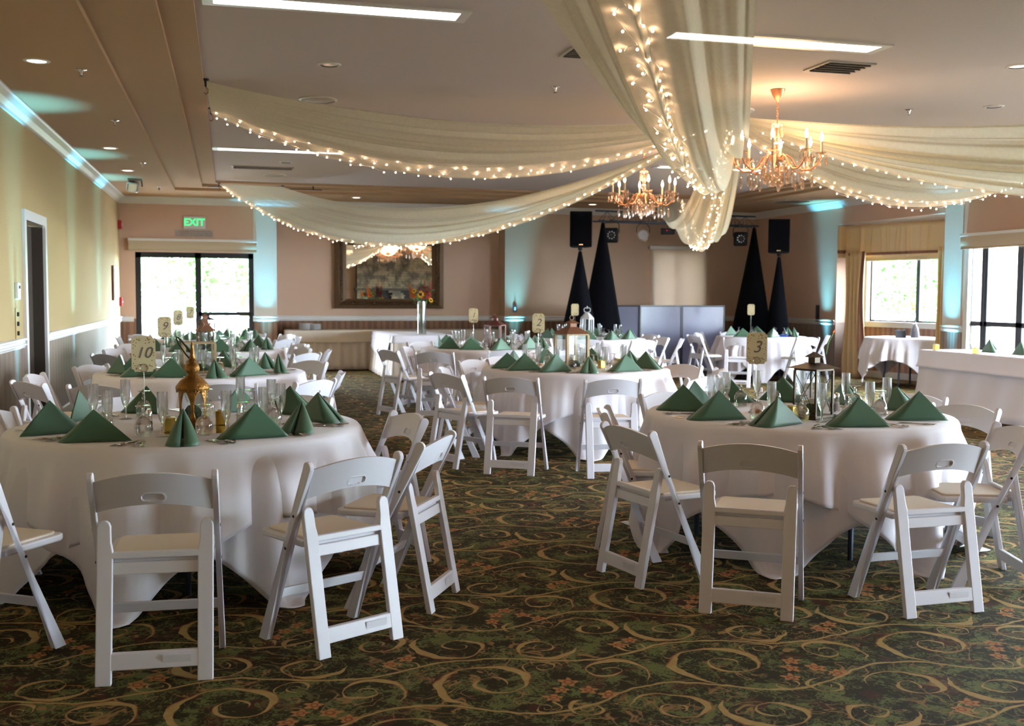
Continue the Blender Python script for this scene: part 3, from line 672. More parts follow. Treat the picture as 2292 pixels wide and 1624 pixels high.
# ================================================================== CHAIRS
def make_chair():
    t = thing('folding_chair', '-', 'chair')
    def yp(z): return .05+.36*(.812-z)/.812   # post centre line
    s = MB().grid(lambda u, v: (0, 0, 0), 1, 1); 
    # seat shell and pad
    seat = MB().prism([(-.160, .115), (.160, .115), (.160, .155), (.203, .155), (.203, .47), (.185, .50), (-.185, .50), (-.203, .47), (-.203, .155), (-.160, .155)], .438, .468, 2).build('seat', 'chair', t, bevel=.008)
    MB().prism([(-.150, .13), (.150, .13), (.178, .17), (.178, .455), (.16, .478), (-.16, .478), (-.178, .455), (-.178, .17)], .466, .478, 2).build('seat_pad', 'pad', seat, bevel=.006)
    for sx_ in (-1, 1):
        x = sx_*.229; pts = []; w_ = .025
        d = Vector((0, yp(0)-yp(.812), -.812)).normalized(); nrm = Vector((0, d.z, -d.y))
        top = Vector((0, yp(.79), .79)); bot = Vector((0, yp(0), 0)); poly = []
        for k in range(7): a = PI*k/6; poly.append(top+nrm*w_*cos(a)*-1-d*w_*sin(a)*.9)
        e = w_/abs(nrm.y)
        poly += [Vector((0, bot.y+e*(1 if nrm.y < 0 else 1)*1.0, 0)), Vector((0, bot.y-e, 0))]
        # keep winding consistent: order by side
        A = top-nrm*w_; 
        if (A.y < top.y): poly[-2], poly[-1] = Vector((0, bot.y+e, 0)), Vector((0, bot.y-e, 0))
        MB().prism([(p.y, p.z) for p in poly], x-.0115, x+.0115, 0).build('front_leg', 'chair', t, bevel=.004)
        for z in (.575, .43): MB().tube([(x+sx_*.010, yp(z)+.004, z), (x+sx_*.0135, yp(z)+.004, z)], .0065, 8).build('bolt', 'bolt', t)
        # rear leg: flat board leaning slightly forward, rounded top, runs inside the post
        xi, xo = sx_*.158, sx_*.217
        prof = [(xo, 0), (xo, .585), (sx_*.213, .600), (sx_*.203, .610), (sx_*.184, .611), (sx_*.173, .603), (sx_*.167, .588), (sx_*.165, .53), (xi, .495), (xi, 0)]
        o = MB().prism(prof, -.013, .013, 1); o.v = [(p[0], p[1]+.02+.115*p[2]/.61*1.0, p[2]) for p in o.v]; o.build('rear_leg', 'chair', t, bevel=.004)
    def yr(z): return .02+.115*z/.61
    def board(x0, x1, z0, z1, t_, fy=yr, dy=0):
        return MB().add([(x, fy(z)+dy+q, z) for x in (x0, x1) for z in (z0, z1) for q in (-t_, t_)], [(0, 1, 3, 2), (4, 6, 7, 5), (0, 4, 5, 1), (2, 3, 7, 6), (0, 2, 6, 4), (1, 5, 7, 3)])
    board(-.165, .165, .468, .492, .013).build('back_rail', 'chair', t, bevel=.004)
    board(-.163, .163, .405, .452, .010, dy=.008).build('seat_rail', 'chair', t, bevel=.004)
    fr_ = board(-.165, .165, .055, .118, .012).build('foot_rail', 'chair', t, bevel=.004)
    MB().box(.03, .135, .022, .0235, .068, .104).box(.028, .137, .0225, .0232, .066, .106).build('maker_plate', 'chair', fr_, bevel=.001)
    board(-.222, .222, .195, .240, .010, fy=yp).build('stretcher', 'chair', t, bevel=.004)
    # curved slat with recessed hand hold
    def slat(side):
        def f(u, v):
            x = -.220+.44*u; c = 1-(x/.22)**2; z0 = .648+.036*c; z1 = .775+.038*c; z = z0+(z1-z0)*v
            y = yp(z)-.004-.034*c+side*.009
            hx_ = max(0, abs(x)-.028); hz_ = abs(z-.712); inside = 1 if hx_*hx_+hz_*hz_ < .0135**2 else 0
            ring_ = 1 if .0135**2 <= hx_*hx_+hz_*hz_ < .019**2 else 0
            return (x, y-side*.007*inside+side*.0015*ring_, z)
        return f
    mb = MB(); NU, NVv = 132, 44
    mb.grid(slat(-1), NU, NVv); o1 = len(mb.v); mb.grid(slat(1), NU, NVv); c = NU+1
    for i in range(NU): mb.f += [(i, i+1, o1+i+1, o1+i), (NVv*c+i, o1+NVv*c+i, o1+NVv*c+i+1, NVv*c+i+1)]
    for j in range(NVv): mb.f += [(j*c, o1+j*c, o1+(j+1)*c, (j+1)*c), (j*c+NU, (j+1)*c+NU, o1+(j+1)*c+NU, o1+j*c+NU)]
    mb.build('backrest', 'chair', t, smooth=True, sharp=50)
    return t
CH = make_chair()
BINS = {-90: 'on the near side', -60: 'on the near side, toward the windows', -30: 'on the window side, nearer part', 0: 'on the window side', 30: 'on the window side, farther part', 60: 'on the far side, toward the windows',
        90: 'on the far side', 120: 'on the far side, toward the sand wall', 150: 'on the sand-wall side, farther part', 180: 'on the sand-wall side', -150: 'on the sand-wall side, nearer part', -120: 'on the near side, toward the sand wall'}
def binof(ang, used):
    a = (ang+180) % 360-180; order = sorted(BINS, key=lambda b: abs((a-b+180) % 360-180))
    for b in order:
        if b not in used: used.add(b); return BINS[b]
CHAIRS = {
 '10': [(-.29, 4.29, 87), (.51, 4.50, 119), (.97, 5.08, 150), (.99, 6.05, 193), (-1.10, 4.62, 57), (-1.32, 6.36, -10)],
 '9': [(-1.5, 8.85, 38), (-1.58, 9.62, -7), (-.95, 8.42, 68), (-.04, 8.33, 86), (-1.27, 10.75, -32), (.66, 8.60, 135), (.93, 9.40, 172)],
 '8': [(-1.33, 12.6, 45), (-1.36, 13.8, -25), (.86, 12.5, 135), (1.15, 13.1, 172), (.90, 13.78, 200)],
 '7': [(.80, 16.3, 140), (1.05, 17.1, 178), (.75, 16.0, 120)][:2],
 '2': [(2.24, 8.58, 60), (3.02, 8.24, 82), (1.80, 9.13, 26), (1.93, 9.9, -22), (2.45, 10.95, -55), (3.88, 8.38, 122), (4.42, 9.2, 160), (4.33, 9.85, 212)],
 '1': [(2.33, 12.5, 66), (2.22, 13.85, -25), (1.86, 13.05, 22)],
 'W': [(6.1, 15.3, 105), (6.82, 16.35, 187), (6.85, 15.62, 155)],
 '3': [(2.33, 4.52, 57), (3.24, 4.33, 92), (4.02, 4.80, 162), (4.50, 5.83, 200), (2.0, 5.26, 12), (2.18, 6.1, -22), (2.98, 7.02, -78)],
 'G': [(8.0, 16.0, 55), (9.25, 15.95, 100), (10.0, 16.6, 148), (7.72, 17.1, 5), (8.3, 18.2, -40)]}
SEATS = {'10': [60, 110, 150], '9': [40, 70, 110], '8': [-95, 30, 65, 105, 140], '7': [-95, -135, -170, 145, 100, 60, 25], '2': [40, 75, 110], '1': [-95, -55, -20, 15, 50, 90, 125],
         'W': [-110, -145, 180, 140, 100, 60, 20], '3': [25, 62], 'G': [40, 90]}
for k, lst in CHAIRS.items():
    tx, ty, ph = TABLES[k]; used = set(); R0 = 1.36 if k != 'G' else 1.2
    full = [(x, y, h) for x, y, h in lst]
    for a in SEATS[k]: full.append((tx+R0*cos(rad(a)), ty+R0*sin(rad(a)), a+180+random.uniform(-8, 8)))
    for x, y, h in full:
        hv = Vector((cos(rad(h)), sin(rad(h)))); px_, py_ = x-.05*hv.x, y-.05*hv.y
        ang = math.degrees(math.atan2(y-ty, x-tx))
        place(CH, (px_, py_, 0), rad(h-90), 'white resin folding chair at %s, %s' % (ph, binof(ang, used)), 'white folding chairs')
# spare chairs behind the head table
for x, y, h, lb in ((10.45, 12.0, 185, 'white folding chair behind the head table near its far end'), (10.5, 11.1, 178, 'white folding chair behind the head table, second from its far end')):
    place(CH, (x, y, 0), rad(h-90), lb, 'white folding chairs')

# ================================================================== TABLE SETTINGS
def napkin(name, bulge, ht, lean):
    mb = MB()
    for s, k in ((-1, 1), (1, 1), (-1, .45), (1, .45)):
        def f(u, v):
            U_ = -1+2*u; q = (1-v); prof = (1-U_)/1.62 if U_ > -.62 else math.sqrt(max(0, 1-((-.62-U_)/.38)**2))*.88+.12
            x = .175*U_*q+lean*v+.012*v*q; y = s*k*bulge*prof*q*(1+.25*v)
            return (x+(.012 if k < 1 and U_ < 0 else 0)*q, y+s*.0015, ht*v*(1-.02*k)+.002)
        mb.grid(f, 20, 8)
    return mb.build(name, 'napkin', None, smooth=True, sharp=0, solid=.0022)
NAPS = [napkin('folded_napkin', .078, .162, 0), napkin('folded_napkin', .060, .170, .01), napkin('folded_napkin', .090, .152, -.01)]
for o in NAPS: tag(o, '-', 'napkin')
def flute():
    t = MB().lathe([(.0, .0), (.033, .001), (.033, .003), (.008, .008), (.006, .02), (.006, .062), (.009, .072), (.018, .09), (.0255, .125), (.0275, .165), (.0265, .225), (.0255, .225), (.0265, .165), (.0245, .125), (.017, .092), (.004, .078)], 20, closed=False)
    return tag(t.build('champagne_flute', 'glass', None, smooth=True, sharp=60), '-', 'glass')
def goblet():   # set down on its rim, foot up
    t = MB().lathe([(.037, .0), (.042, .02), (.044, .045), (.040, .070), (.026, .092), (.010, .100), (.008, .108), (.013, .114), (.008, .120), (.006, .138), (.010, .146), (.036, .151), (.036, .153), (.0, .154)], 20, closed=False)
    return tag(t.build('water_goblet', 'glass', None, smooth=True, sharp=60), '-', 'glass')
FL, GB = flute(), goblet()
def fork():
    mb = MB(); pts = [(-.009, -.10), (.009, -.10), (.011, -.085), (.004, -.02), (.003, .02), (.011, .038), (.012, .055), (-.012, .055), (-.011, .038), (-.003, .02), (-.004, -.02), (-.011, -.085)]
    mb.prism(pts, 0.001, .0035, 2)
    for k in range(4): x = -.0105+.007*k; mb.bar((x, .054, .0025), (x*1.05, .098, .004), .0032, .0018, taper=.6)
    return tag(mb.build('fork', 'silver', None, bevel=.0006), '-', 'cutlery')
def spoon():
    mb = MB().prism([(-.008, -.095), (.008, -.095), (.010, -.08), (.003, -.02), (.003, .03), (-.003, .03), (-.003, -.02), (-.010, -.08)], .001, .0035, 2)
    def f(u, v):
        a = 2*PI*u; return (.019*cos(a)*sin(v*PI/2), .055+.030*sin(a)*sin(v*PI/2), .0012+.0085*(1-cos(v*PI/2)))
    mb.grid(f, 14, 5, wrap=True)
    return tag(mb.build('spoon', 'silver', None, smooth=True, sharp=50), '-', 'cutlery')
def knife():
    mb = MB().prism([(-.009, -.115), (.009, -.115), (.010, -.02), (.009, .0), (-.009, .0), (-.010, -.02)], .001, .007, 2)
    mb.prism([(-.008, 0), (.009, 0), (.010, .08), (.006, .105), (-.001, .115), (-.006, .09)], .002, .004, 2)
    return tag(mb.build('knife', 'silver', None, bevel=.001), '-', 'cutlery')
FK, SP, KN = fork(), spoon(), knife()
USEDM = set()
def put(o, loc, rz, label, group, tilt=0):
    if o.name in USEDM: o = o.copy(); COL.objects.link(o)
    else: USEDM.add(o.name)
    o.location = loc; o.rotation_euler = (tilt, 0, rz); o['label'] = label; o['group'] = group; return o
ZC = ZT+.0105
PLACES = {
 '10': [-160, -126, -90, -62, -33, 3, 35, 68, 112, 149], '3': [158, -160, -128, -92, -46, 2, 35, 68, 100, 130], '2': [-178, -152, -124, -98, -66, -24, 20, 58, 98, 137],
 '9': [-134, -110, -80, -54, -14, 35, 74, 110, 150, -170], '1': [-154, -124, -93, -58, -22, 15, 60, 100, 137, 172], '8': [-155, -118, -80, -45, -8, 28, 62, 98, 134, 170],
 '7': [-150, -112, -78, -40, -5, 32, 66, 102, 138, 174], 'W': [-148, -112, -78, -42, -6, 30, 64, 100, 138, 172], 'G': [-150, -98, -45, 10, 70, 130]}
ENDON = {('10', 2), ('10', 7), ('10', 8), ('10', 1)} - {('10', 1)}
SKEW = {('10', 0): -70, ('10', 1): 20, ('10', 2): 90, ('10', 3): -28, ('10', 4): 12, ('10', 5): 40, ('10', 7): 75, ('10', 8): 115, ('10', 9): 20, ('3', 2): 48, ('3', 3): -25, ('3', 0): 70, ('3', 1): 55, ('3', 4): -72, ('3', 5): 30,
        ('2', 0): 60, ('2', 1): 45, ('2', 2): 40, ('2', 3): 80, ('2', 4): -30, ('2', 5): 60, ('9', 2): 90, ('9', 0): 40, ('9', 3): -20}
random.seed(21)
for k, angs in PLACES.items():
    tx, ty, ph = TABLES[k]; used = set(); far = k in ('8', '7', 'W', '1', 'G'); small = k == 'G'
    for i, a in enumerate(angs):
        wh = binof(a, used); ar = rad(a); rn = .70 if not small else .58; c_, s_ = cos(ar), sin(ar)
        def P(r, tg, z=ZC): return (tx+r*c_-tg*s_, ty+r*s_+tg*c_, z)
        sk = SKEW.get((k, i), random.uniform(-30, 30))
        put(NAPS[(i*7+ord(k[0])) % 3], P(rn, .0), ar+PI/2+rad(sk), 'green folded napkin at %s, %s' % (ph, wh), 'green napkins')
        if small:
            put(GB, P(.38, .12), 0, 'upturned stemmed glass at %s, %s' % (ph, wh), 'upturned goblets'); continue
        put(FL, P(.47+random.uniform(-.02, .02), .20), 0, 'champagne flute at %s, %s' % (ph, wh), 'champagne flutes')
        put(GB, P(.46+random.uniform(-.02, .02), .09), 0, 'upturned water goblet at %s, %s' % (ph, wh), 'upturned goblets')
        if k in ('10', '3', '2', '9'):
            g_ = 'place cutlery'
            put(FK, P(.74, -.215), ar+PI/2+PI, 'outer fork at %s, %s' % (ph, wh), g_)
            put(FK, P(.745, -.185), ar+PI/2+PI+.06, 'inner fork at %s, %s' % (ph, wh), g_)
            put(KN, P(.72, .20), ar+PI/2+PI, 'table knife at %s, %s' % (ph, wh), g_)
            put(SP, P(.735, .235), ar+PI/2+PI-.05, 'spoon at %s, %s' % (ph, wh), g_)
# napkins and glasses of the head table
hm = Matrix.Translation((9.0, 12.62, 0)) @ Matrix.Rotation(rad(-2.5), 4, 'Z')
for i, (y, lb) in enumerate(((-.75, 'farthest'), (-1.35, 'second from the far end'), (-1.95, 'third from the far end'))):
    p = hm @ Vector((.52, y, ZC+.002)); put(NAPS[1], p, PI/2-.05, 'pale-lit green napkin on the head table, '+lb, 'head table napkins')
    p = hm @ Vector((.40, y+.25, ZC+.002)); put(FL, p, 0, 'champagne flute on the head table, '+lb, 'head table flutes')
    p = hm @ Vector((.46, y+.32, ZC+.002)); put(GB, p, 0, 'upturned goblet on the head table, '+lb, 'head table goblets')

# ---- number cards
def card(num, tk, x, y, turn=0, z0=.275, label=None):
    rz = -math.atan2(x, y)+rad(turn)
    t = thing('table_number_stand', label, 'table sign', (x, y, ZC), rz)
    MB().lathe([(0, 0), (.042, .0), (.042, .006), (.030, .018), (.012, .028), (0, .03)], 20).build('stand_base', 'brass', t, smooth=True)
    MB().tube([(0, 0, .02), (0, 0, z0)]+[(.022*sin(q), -.002-.0015*q, z0+.022-.022*cos(q)) for q in [j*PI/6 for j in range(0, 15)]], .0022, 6).build('wire_rod', 'silver', t, smooth=True)
    w_, h, n_ = .0625, .097, .016
    poly = [(-w_+n_, -h), (w_-n_, -h)]+[(w_-n_*(1-sin(q)), -h+n_*(1-cos(q))) for q in (0,)]
    poly = []
    for cx, cz, s0 in ((w_, -h, 180), (w_, h, 270), (-w_, h, 0), (-w_, -h, 90)):
        for q in range(5): aa = rad(s0-q*22.5); poly.append((cx+n_*cos(aa), cz+n_*sin(aa)))
    b_ = MB().prism(poly, -.0012, .0012, 1); c_ = b_.build('card', 'card', t); c_.location = (0, .001, z0+.098)
    if num is not None:
        text(num, .105 if len(num) < 2 else .085, (0, -.0024, .005), (PI/2, 0, 0), 'ink', c_, 'numeral', shear=.28, ext=.0004)
    random.seed(5); mb = MB()
    for q in range(64):
        px_, pz_ = random.uniform(-w_+.008, w_-.008), random.uniform(-h+.008, h-.008)
        if abs(px_) < .034 and abs(pz_) < .055: continue
        if abs(px_) > w_-n_-.004 and abs(pz_) > h-n_-.004: continue
        mb.lathe([(0, -.0002), (.0033, -.0002), (.0033, .0002), (0, .0002)], 8, Matrix.Translation((px_, -.0015, pz_)) @ Matrix.Rotation(PI/2, 4, 'X'))
    mb.build('dot_border', 'dot', c_)
card('10', '10', -.455, 6.18, 4, .285, 'cream card numbered 10 on a thin wire stand')
card('9', '9', -.585, 10.5, -4, .30, 'cream card numbered 9 with dotted border on wire stand')
card('8', '8', -.63, 14.3, 10, .30, 'cream card numbered 8 in front of the glass door')
card('7', '7', -.60, 17.8, 0, .30, 'small pale card numbered 7 on the farthest table by the glass door')
card('1', '1', 3.19, 14.2, 0, .33, 'cream card numbered 1 near the red-brown lantern')
card('2', '2', 3.02, 10.45, 3, .33, 'cream card numbered 2 beside the wooden lantern')
card('3', '3', 3.13, 6.0, 6, .30, 'kraft-toned card numbered 3 beside the black wire lantern')
card(None, 'W', 5.54, 17.0, 0, .37, 'blank-looking cream card near the white glass lantern')
card(None, 'G', 9.0, 17.5, 0, .37, 'blank-looking white card on the gift table')

# ---- votives, shakers
def votive(x, y, rz, label, z=ZC, s=1):
    t = thing('votive_holder', label, 'candle holder', (x, y, z), rz, 'gold votive holders')
    MB().box(-.03*s, .03*s, -.03*s, .03*s, 0, .078*s).build('mirrored_cup', 'gold', t, bevel=.004)
    MB().lathe([(0, .078*s), (.024*s, .078*s), (.024*s, .083*s), (0, .083*s)], 16).build('wax', 'candle', t)
for k, (dx, dy, rz, lb) in {'10': (-.085, -.30, .2, ''), '9': (-.1, -.26, .2, ''), '3': (-.21, -.30, .4, ''), '2': (.20, -.2, .3, ''), '8': (-.2, -.2, .3, '')}.items():
    tx, ty, ph = TABLES[k]
    votive(tx+dx, ty+dy, rz, 'gold mirrored votive at %s, nearer of the pair' % ph); votive(tx+dx+.26, ty+dy+.27, -rz, 'gold mirrored votive at %s, farther of the pair' % ph)
for y, lb in ((-.18, 'farthest'), (-1.02, 'second'), (-2.1, 'third')):
    p = hm @ Vector((.12, y, 0)); votive(p.x, p.y, 0, 'gold votive at the head table edge, %s from the far end' % lb, ZC+.004)
def shaker(x, y, fill, label):
    t = thing(fill+'_shaker', label, 'shaker', (x, y, ZC), 0, 'salt and pepper shakers')
    MB().lathe([(0, 0), (.021, .0), (.021, .01), (.015, .088), (0, .088)], 10).build('glass_body', 'glass', t, smooth=True, sharp=20)
    MB().lathe([(0, .004), (.018, .004), (.015, .052), (0, .052)], 10).build('contents', fill, t, smooth=True)
    MB().lathe([(.016, .086), (.016, .10), (.011, .112), (0, .115)], 12).build('cap', 'chrome', t, smooth=True)
for k, (dx, dy) in {'10': (-.19, -.24), '9': (-.22, .12), '3': (.24, .0), '2': (-.05, -.46), '1': (.2, -.2), '8': (.2, -.15)}.items():
    tx, ty, ph = TABLES[k]
    shaker(tx+dx, ty+dy, 'pepper', 'pepper shaker with dark contents and chrome cap at '+ph)
    shaker(tx+dx+(.46 if k == '10' else .06), ty+dy+(.22 if k == '10' else .05), 'salt', 'salt shaker with pale contents and chrome cap at '+ph)

# ---- lanterns
def sq_lantern(label, x, y, rz, w_, hb, m, rm, roof=.09, over=.03, chim=True, nside=4, ringr=.02, cross=False, roofstyle='pyr', post=.008, content='moss'):
    t = thing('lantern', label, 'lantern', (x, y, ZC), rz); R = w_/2; n_ = nside; off = PI/n_
    def C(k, r, z): return Vector((r*cos(2*PI*k/n_+off), r*sin(2*PI*k/n_+off), z))
    rr = R/cos(PI/n_)
    def plate(r, z0, z1): return MB().add([C(k, r, z0) for k in range(n_)]+[C(k, r, z1) for k in range(n_)], [tuple(range(n_))[::-1], tuple(range(n_, 2*n_))]+[(k, (k+1) % n_, n_+(k+1) % n_, n_+k) for k in range(n_)])
    plate(rr*1.06, 0, .018).build('base', m, t, bevel=.002)
    plate(rr*1.02, hb-.014, hb).build('top_frame', m, t, bevel=.002)
    for k in range(n_):
        MB().bar(C(k, rr-post/2, .018), C(k, rr-post/2, hb-.014), post*2, post*2, upv=(1, .01, 0)).build('post', m, t)
        a, b_ = C(k, rr-post, .02), C(k+1, rr-post, .02); a2, b2 = C(k, rr-post, hb-.015), C(k+1, rr-post, hb-.015)
        MB().add([a, b_, b2, a2], [(0, 1, 2, 3)]).build('glass_panel', 'lglass', t)
        if cross:
            a, b_, a2, b2 = [q*1.0+Vector((q.x, q.y, 0)).normalized()*.006 for q in (a, b_, a2, b2)]
            MB().tube([a, b2], .0022, 5).tube([b_, a2], .0022, 5).build('cross_wire', m, t)
    def cone(r0, z0, r1, z1):
        return MB().add([C(k, r0, z0) for k in range(n_)]+[C(k, r1, z1) for k in range(n_)], [tuple(range(n_))[::-1], tuple(range(n_, 2*n_))]+[(k, (k+1) % n_, n_+(k+1) % n_, n_+k) for k in range(n_)])
    ro = rr+over*1.3; zt_ = hb+roof
    if roofstyle == 'pyr': mb = cone(ro, hb, rr*.36, zt_*.99+.0)
    elif roofstyle == 'pagoda':
        mb = cone(ro, hb, rr*.62, hb+roof*.45); q = cone(rr*.62, hb+roof*.45, rr*.3, hb+roof); mb.add(q.v, q.f)
    elif roofstyle == 'none': mb = None
    if mb: r_ = mb.build('roof', rm, t, bevel=.0015)
    ztop = zt_
    if chim:
        cone(rr*.30, zt_-.01, rr*.30, zt_+.03).build('chimney', rm, t); cone(rr*.52, zt_+.03, rr*.06, zt_+.062).build('chimney_cap', rm, t, bevel=.001); ztop = zt_+.062
    if ringr: MB().tube([(ringr*sin(q), .0, ztop+ringr-ringr*cos(q)) for q in [j*PI/8 for j in range(17)]], .0028, 6, cap=False).build('hanging_ring', m, t, smooth=True)
    if content == 'moss':
        MB().lathe([(0, .018), (R*.7, .018), (R*.74, .05), (R*.4, .08), (0, .085)], 14).build('moss', 'moss', t, smooth=True)
    if content in ('candle', 'moss'): MB().lathe([(0, .03), (R*.3, .03), (R*.3, hb*.38), (0, hb*.38)], 14).build('pillar_candle', 'candle', t, smooth=True)
    return t, ztop
sq_lantern('black and bronze lantern with crossed wires and peaked roof on table 3', 3.36, 5.72, rad(22), .160, .292, 'bronze', 'bronze', .035, .038, cross=True, ringr=0, post=.006)
sq_lantern('whitewashed wooden lantern with rusty brown roof on table 2', 3.22, 9.98, rad(13), .24, .34, 'oak', 'rust', .07, .018, ringr=.022, post=.013)
sq_lantern('six-sided red-brown lantern with pointed roof on table 1', 3.45, 14.05, rad(20), .25, .31, 'redbrown', 'redbrown', .06, .012, nside=6, ringr=.012, post=.007)
t, zt_ = sq_lantern('weathered white six-sided glass lantern with scrolled crown', 5.72, 16.9, rad(0), .19, .33, 'zinc', 'zinc', .09, .008, chim=False, nside=6, ringr=0, content='candle')
for sgn in (-1, 1): MB().tube([(0, 0, .42), (sgn*.05, 0, .44), (sgn*.058, 0, .48), (sgn*.03, 0, .505), (sgn*.01, 0, .49), (0, 0, .53)], .006, 6).build('scroll', 'zinc', t, smooth=True)
t, zt_ = sq_lantern('open-topped whitewashed lantern with a tall rope handle on table 9', -.27, 10.1, rad(6), .27, .275, 'oak', 'oak', 0, 0, chim=False, ringr=0, roofstyle='none', post=.011)
MB().tube([(.0, -.0, .27)]+[(-.01+.012*sin(j*2.1), 0, .27+.02*j) for j in range(1, 10)]+[(.03, 0, .46), (.05, 0, .43), (.03, 0, .40)], .0055, 6).build('rope_handle', 'rust', t, smooth=True)
t, zt_ = sq_lantern('brown metal lantern with swept pagoda roof on table 8', -.30, 14.15, rad(20), .16, .235, 'bronze', 'rust', .15, .03, ringr=.02, roofstyle='pagoda')
sq_lantern('small black lantern with arched open top on table 7', -.33, 17.6, rad(30), .16, .30, 'iron', 'iron', .03, .012, ringr=.03, roofstyle='pyr')
# moroccan brass lantern on table 10
t = thing('brass_lantern', 'antique brass pierced lantern with onion dome and big loop handle on table 10', 'lantern', (-.19, 5.84, ZC)); t.scale = (.83, .83, 1)
MB().lathe([(0, 0), (.072, 0), (.072, .012), (.045, .03), (.05, .045), (.078, .06), (.082, .066), (0, .066)], 24).build('foot', 'brass', t, smooth=True, sharp=50)
MB().lathe([(.086, .205), (.100, .212), (.104, .222), (.102, .232), (.075, .262), (.040, .285), (.032, .296), (.040, .306), (.046, .322), (.040, .345), (.024, .356), (.027, .366), (.018, .376), (.020, .384), (.012, .395), (.014, .405), (.009, .44), (.004, .462), (0, .464)], 28, closed=False).build('onion_dome', 'brass', t, smooth=True, sharp=50)
mb = MB()
for k in range(28):
    a = 2*PI*k/28; mb.prism([(-.010, 0), (.010, 0), (0, -.016)], -.0012, .0012, 1, Matrix.Rotation(a, 4, 'Z') @ Matrix.Translation((0, -.099, .216)))
mb.build('scalloped_skirt', 'brass', t)
for k in range(6):
    a = 2*PI*k/6; R_ = Matrix.Rotation(a, 4, 'Z')
    pr = MB()
    def rib(u, v):
        zz = .06+.15*v; hw = .010+.034*max(0, (v-.45)/.55)**2+.012*max(0, (.25-v)/.25); th = (u-.5)*2*hw/.085
        return (.086*sin(th), -.086*cos(th), zz)
    pr.grid(rib, 6, 12); o = pr.build('pierced_rib', 'brass', t, smooth=True, solid=.002); o.rotation_euler = (0, 0, a)
MB().lathe([(.076, .062), (.076, .21)], 24, closed=False).build('glass_cylinder', 'lglass', t, smooth=True)
MB().tube([(-.012, 0, .372), (-.04, 0, .40), (-.075, 0, .445), (-.092, 0, .478), (-.094, 0, .488), (-.086, 0, .488), (-.062, 0, .468), (-.03, 0, .432), (-.008, 0, .405)], .0045, 8).build('loop_handle', 'bronze', t, smooth=True)
MB().lathe([(0, .066), (.05, .066), (.055, .10), (.03, .13), (0, .135)], 14).build('moss', 'moss', t, smooth=True)
tag(MB().box(-.17, .17, -.17, .17, 0, .004).build('mirror_tile', 'mirror', None), 'square mirror tile under the brass lantern on table 10', 'mirror').location = (-.18, 5.86, ZC-.004)
tag(MB().box(-.2, .2, -.2, .2, 0, .004).build('mirror_tile', 'mirror', None), 'square mirror tile under the lantern on table 3', 'mirror').location = (3.38, 5.76, ZC-.004)
D.objects['mirror_tile.001'].rotation_euler = (0, 0, .5)

# ---- flowers
def bouquet(label, x, y, z, h=.58, seed=4, sc=1.0):
    random.seed(seed); t = thing('flower_vase', label, 'vase of flowers', (x, y, z)); r = .078*sc
    MB().lathe([(0, 0), (r, 0), (r, h), (r-.006, h), (r-.006, .012), (0, .012)], 24, closed=False).build('glass_cylinder', 'glass', t, smooth=True, sharp=50)
    MB().lathe([(0, .013), (r-.007, .013), (r-.007, h*.72), (0, h*.72)], 20, closed=False).build('water', 'water', t, smooth=True)
    def stemf(a, rr, hh): return [(-.4*r*cos(a), -.4*r*sin(a), .02), (0.5*r*cos(a), .5*r*sin(a), h*.7), (rr*.6*cos(a), rr*.6*sin(a), h+.04), (rr*cos(a), rr*sin(a), hh)]
    def glad(a, rr, hh, m):
        pts = stemf(a, rr, hh); g = MB().tube(pts, .005, 5).build('gladiolus_stem', 'stem', t); mb = MB(); p0, p1 = Vector(pts[2]), Vector(pts[3])
        for j in range(12):
            c = p0.lerp(p1, j/12); s = .085*(1-j/15)
            for q in range(5):
                aa = j*1.3+q*1.26; d = Vector((cos(aa), sin(aa), .5)).normalized(); e = d.cross(Vector((0, 0, 1))).normalized()
                mb.add([c, c+d*s*.5+e*s*.5, c+d*s*.95, c+d*s*.5-e*s*.5], [(0, 1, 2, 3)])
        mb.build('petals', m, g)
    glad(.3, .07, h+.46, 'petred'); glad(2.6, .26, h+.36, 'petor'); glad(-.4, .18, h+.42, 'petred'); glad(1.5, .12, h+.38, 'petpu')
    for a, rr, hh, s in ((-1.9, .12, h+.12, .075), (-.5, .17, h+.02, .05), (-2.7, .16, h+.18, .05)):
        pts = stemf(a, rr, hh); g = MB().tube(pts, .006, 5).build('sunflower_stem', 'stem', t); mb = MB(); c = Vector(pts[3])
        nrm = Vector((cos(a)*.5, sin(a)*.5-.6, .35)).normalized(); e = nrm.orthogonal().normalized(); f = nrm.cross(e)
        for q in range(20):
            aa = q*2*PI/20; d = e*cos(aa)+f*sin(aa); g2 = nrm.cross(d); mb.add([c+d*s*.4-g2*s*.12, c+d*s*.4+g2*s*.12, c+d*s*1.05], [(0, 1, 2)])
        mb.build('petals', 'petye', g); MB().ball(c, s*.45, 10, 6, .5).build('seed_head', 'disc', g, smooth=True)
    mb = MB(); pm = MB()
    for q in range(150):
        a = random.uniform(0, 6.28); rr = random.uniform(.02, .2); c = Vector((rr*cos(a), rr*sin(a), h+random.uniform(-.02, .24)*(1.1-rr*2)+.02)); d = Vector((cos(a), sin(a), random.uniform(-.2, .8))).normalized(); e = d.cross(Vector((0, 0, 1))).normalized(); s = random.uniform(.06, .12)
        (mb if q % 3 else pm).add([c, c+d*s*.5+e*s*.25, c+d*s, c+d*s*.5-e*s*.25], [(0, 1, 2, 3)])
    mb.build('leaves', 'stem', t); pm.build('filler_blooms', 'petpu', t); return t
bouquet('tall glass cylinder vase with red gladioli and a sunflower in front of the mirror', 3.25, 18.6, ZT+.016)
bouquet('tall vase of red and yellow flowers reflected in the gilt mirror', 5.35, -.6, 1.02, .3, 9, 1.2)
t = thing('console_table', 'dark console under the reflected flowers', 'table', (6.0, -.6, 0))
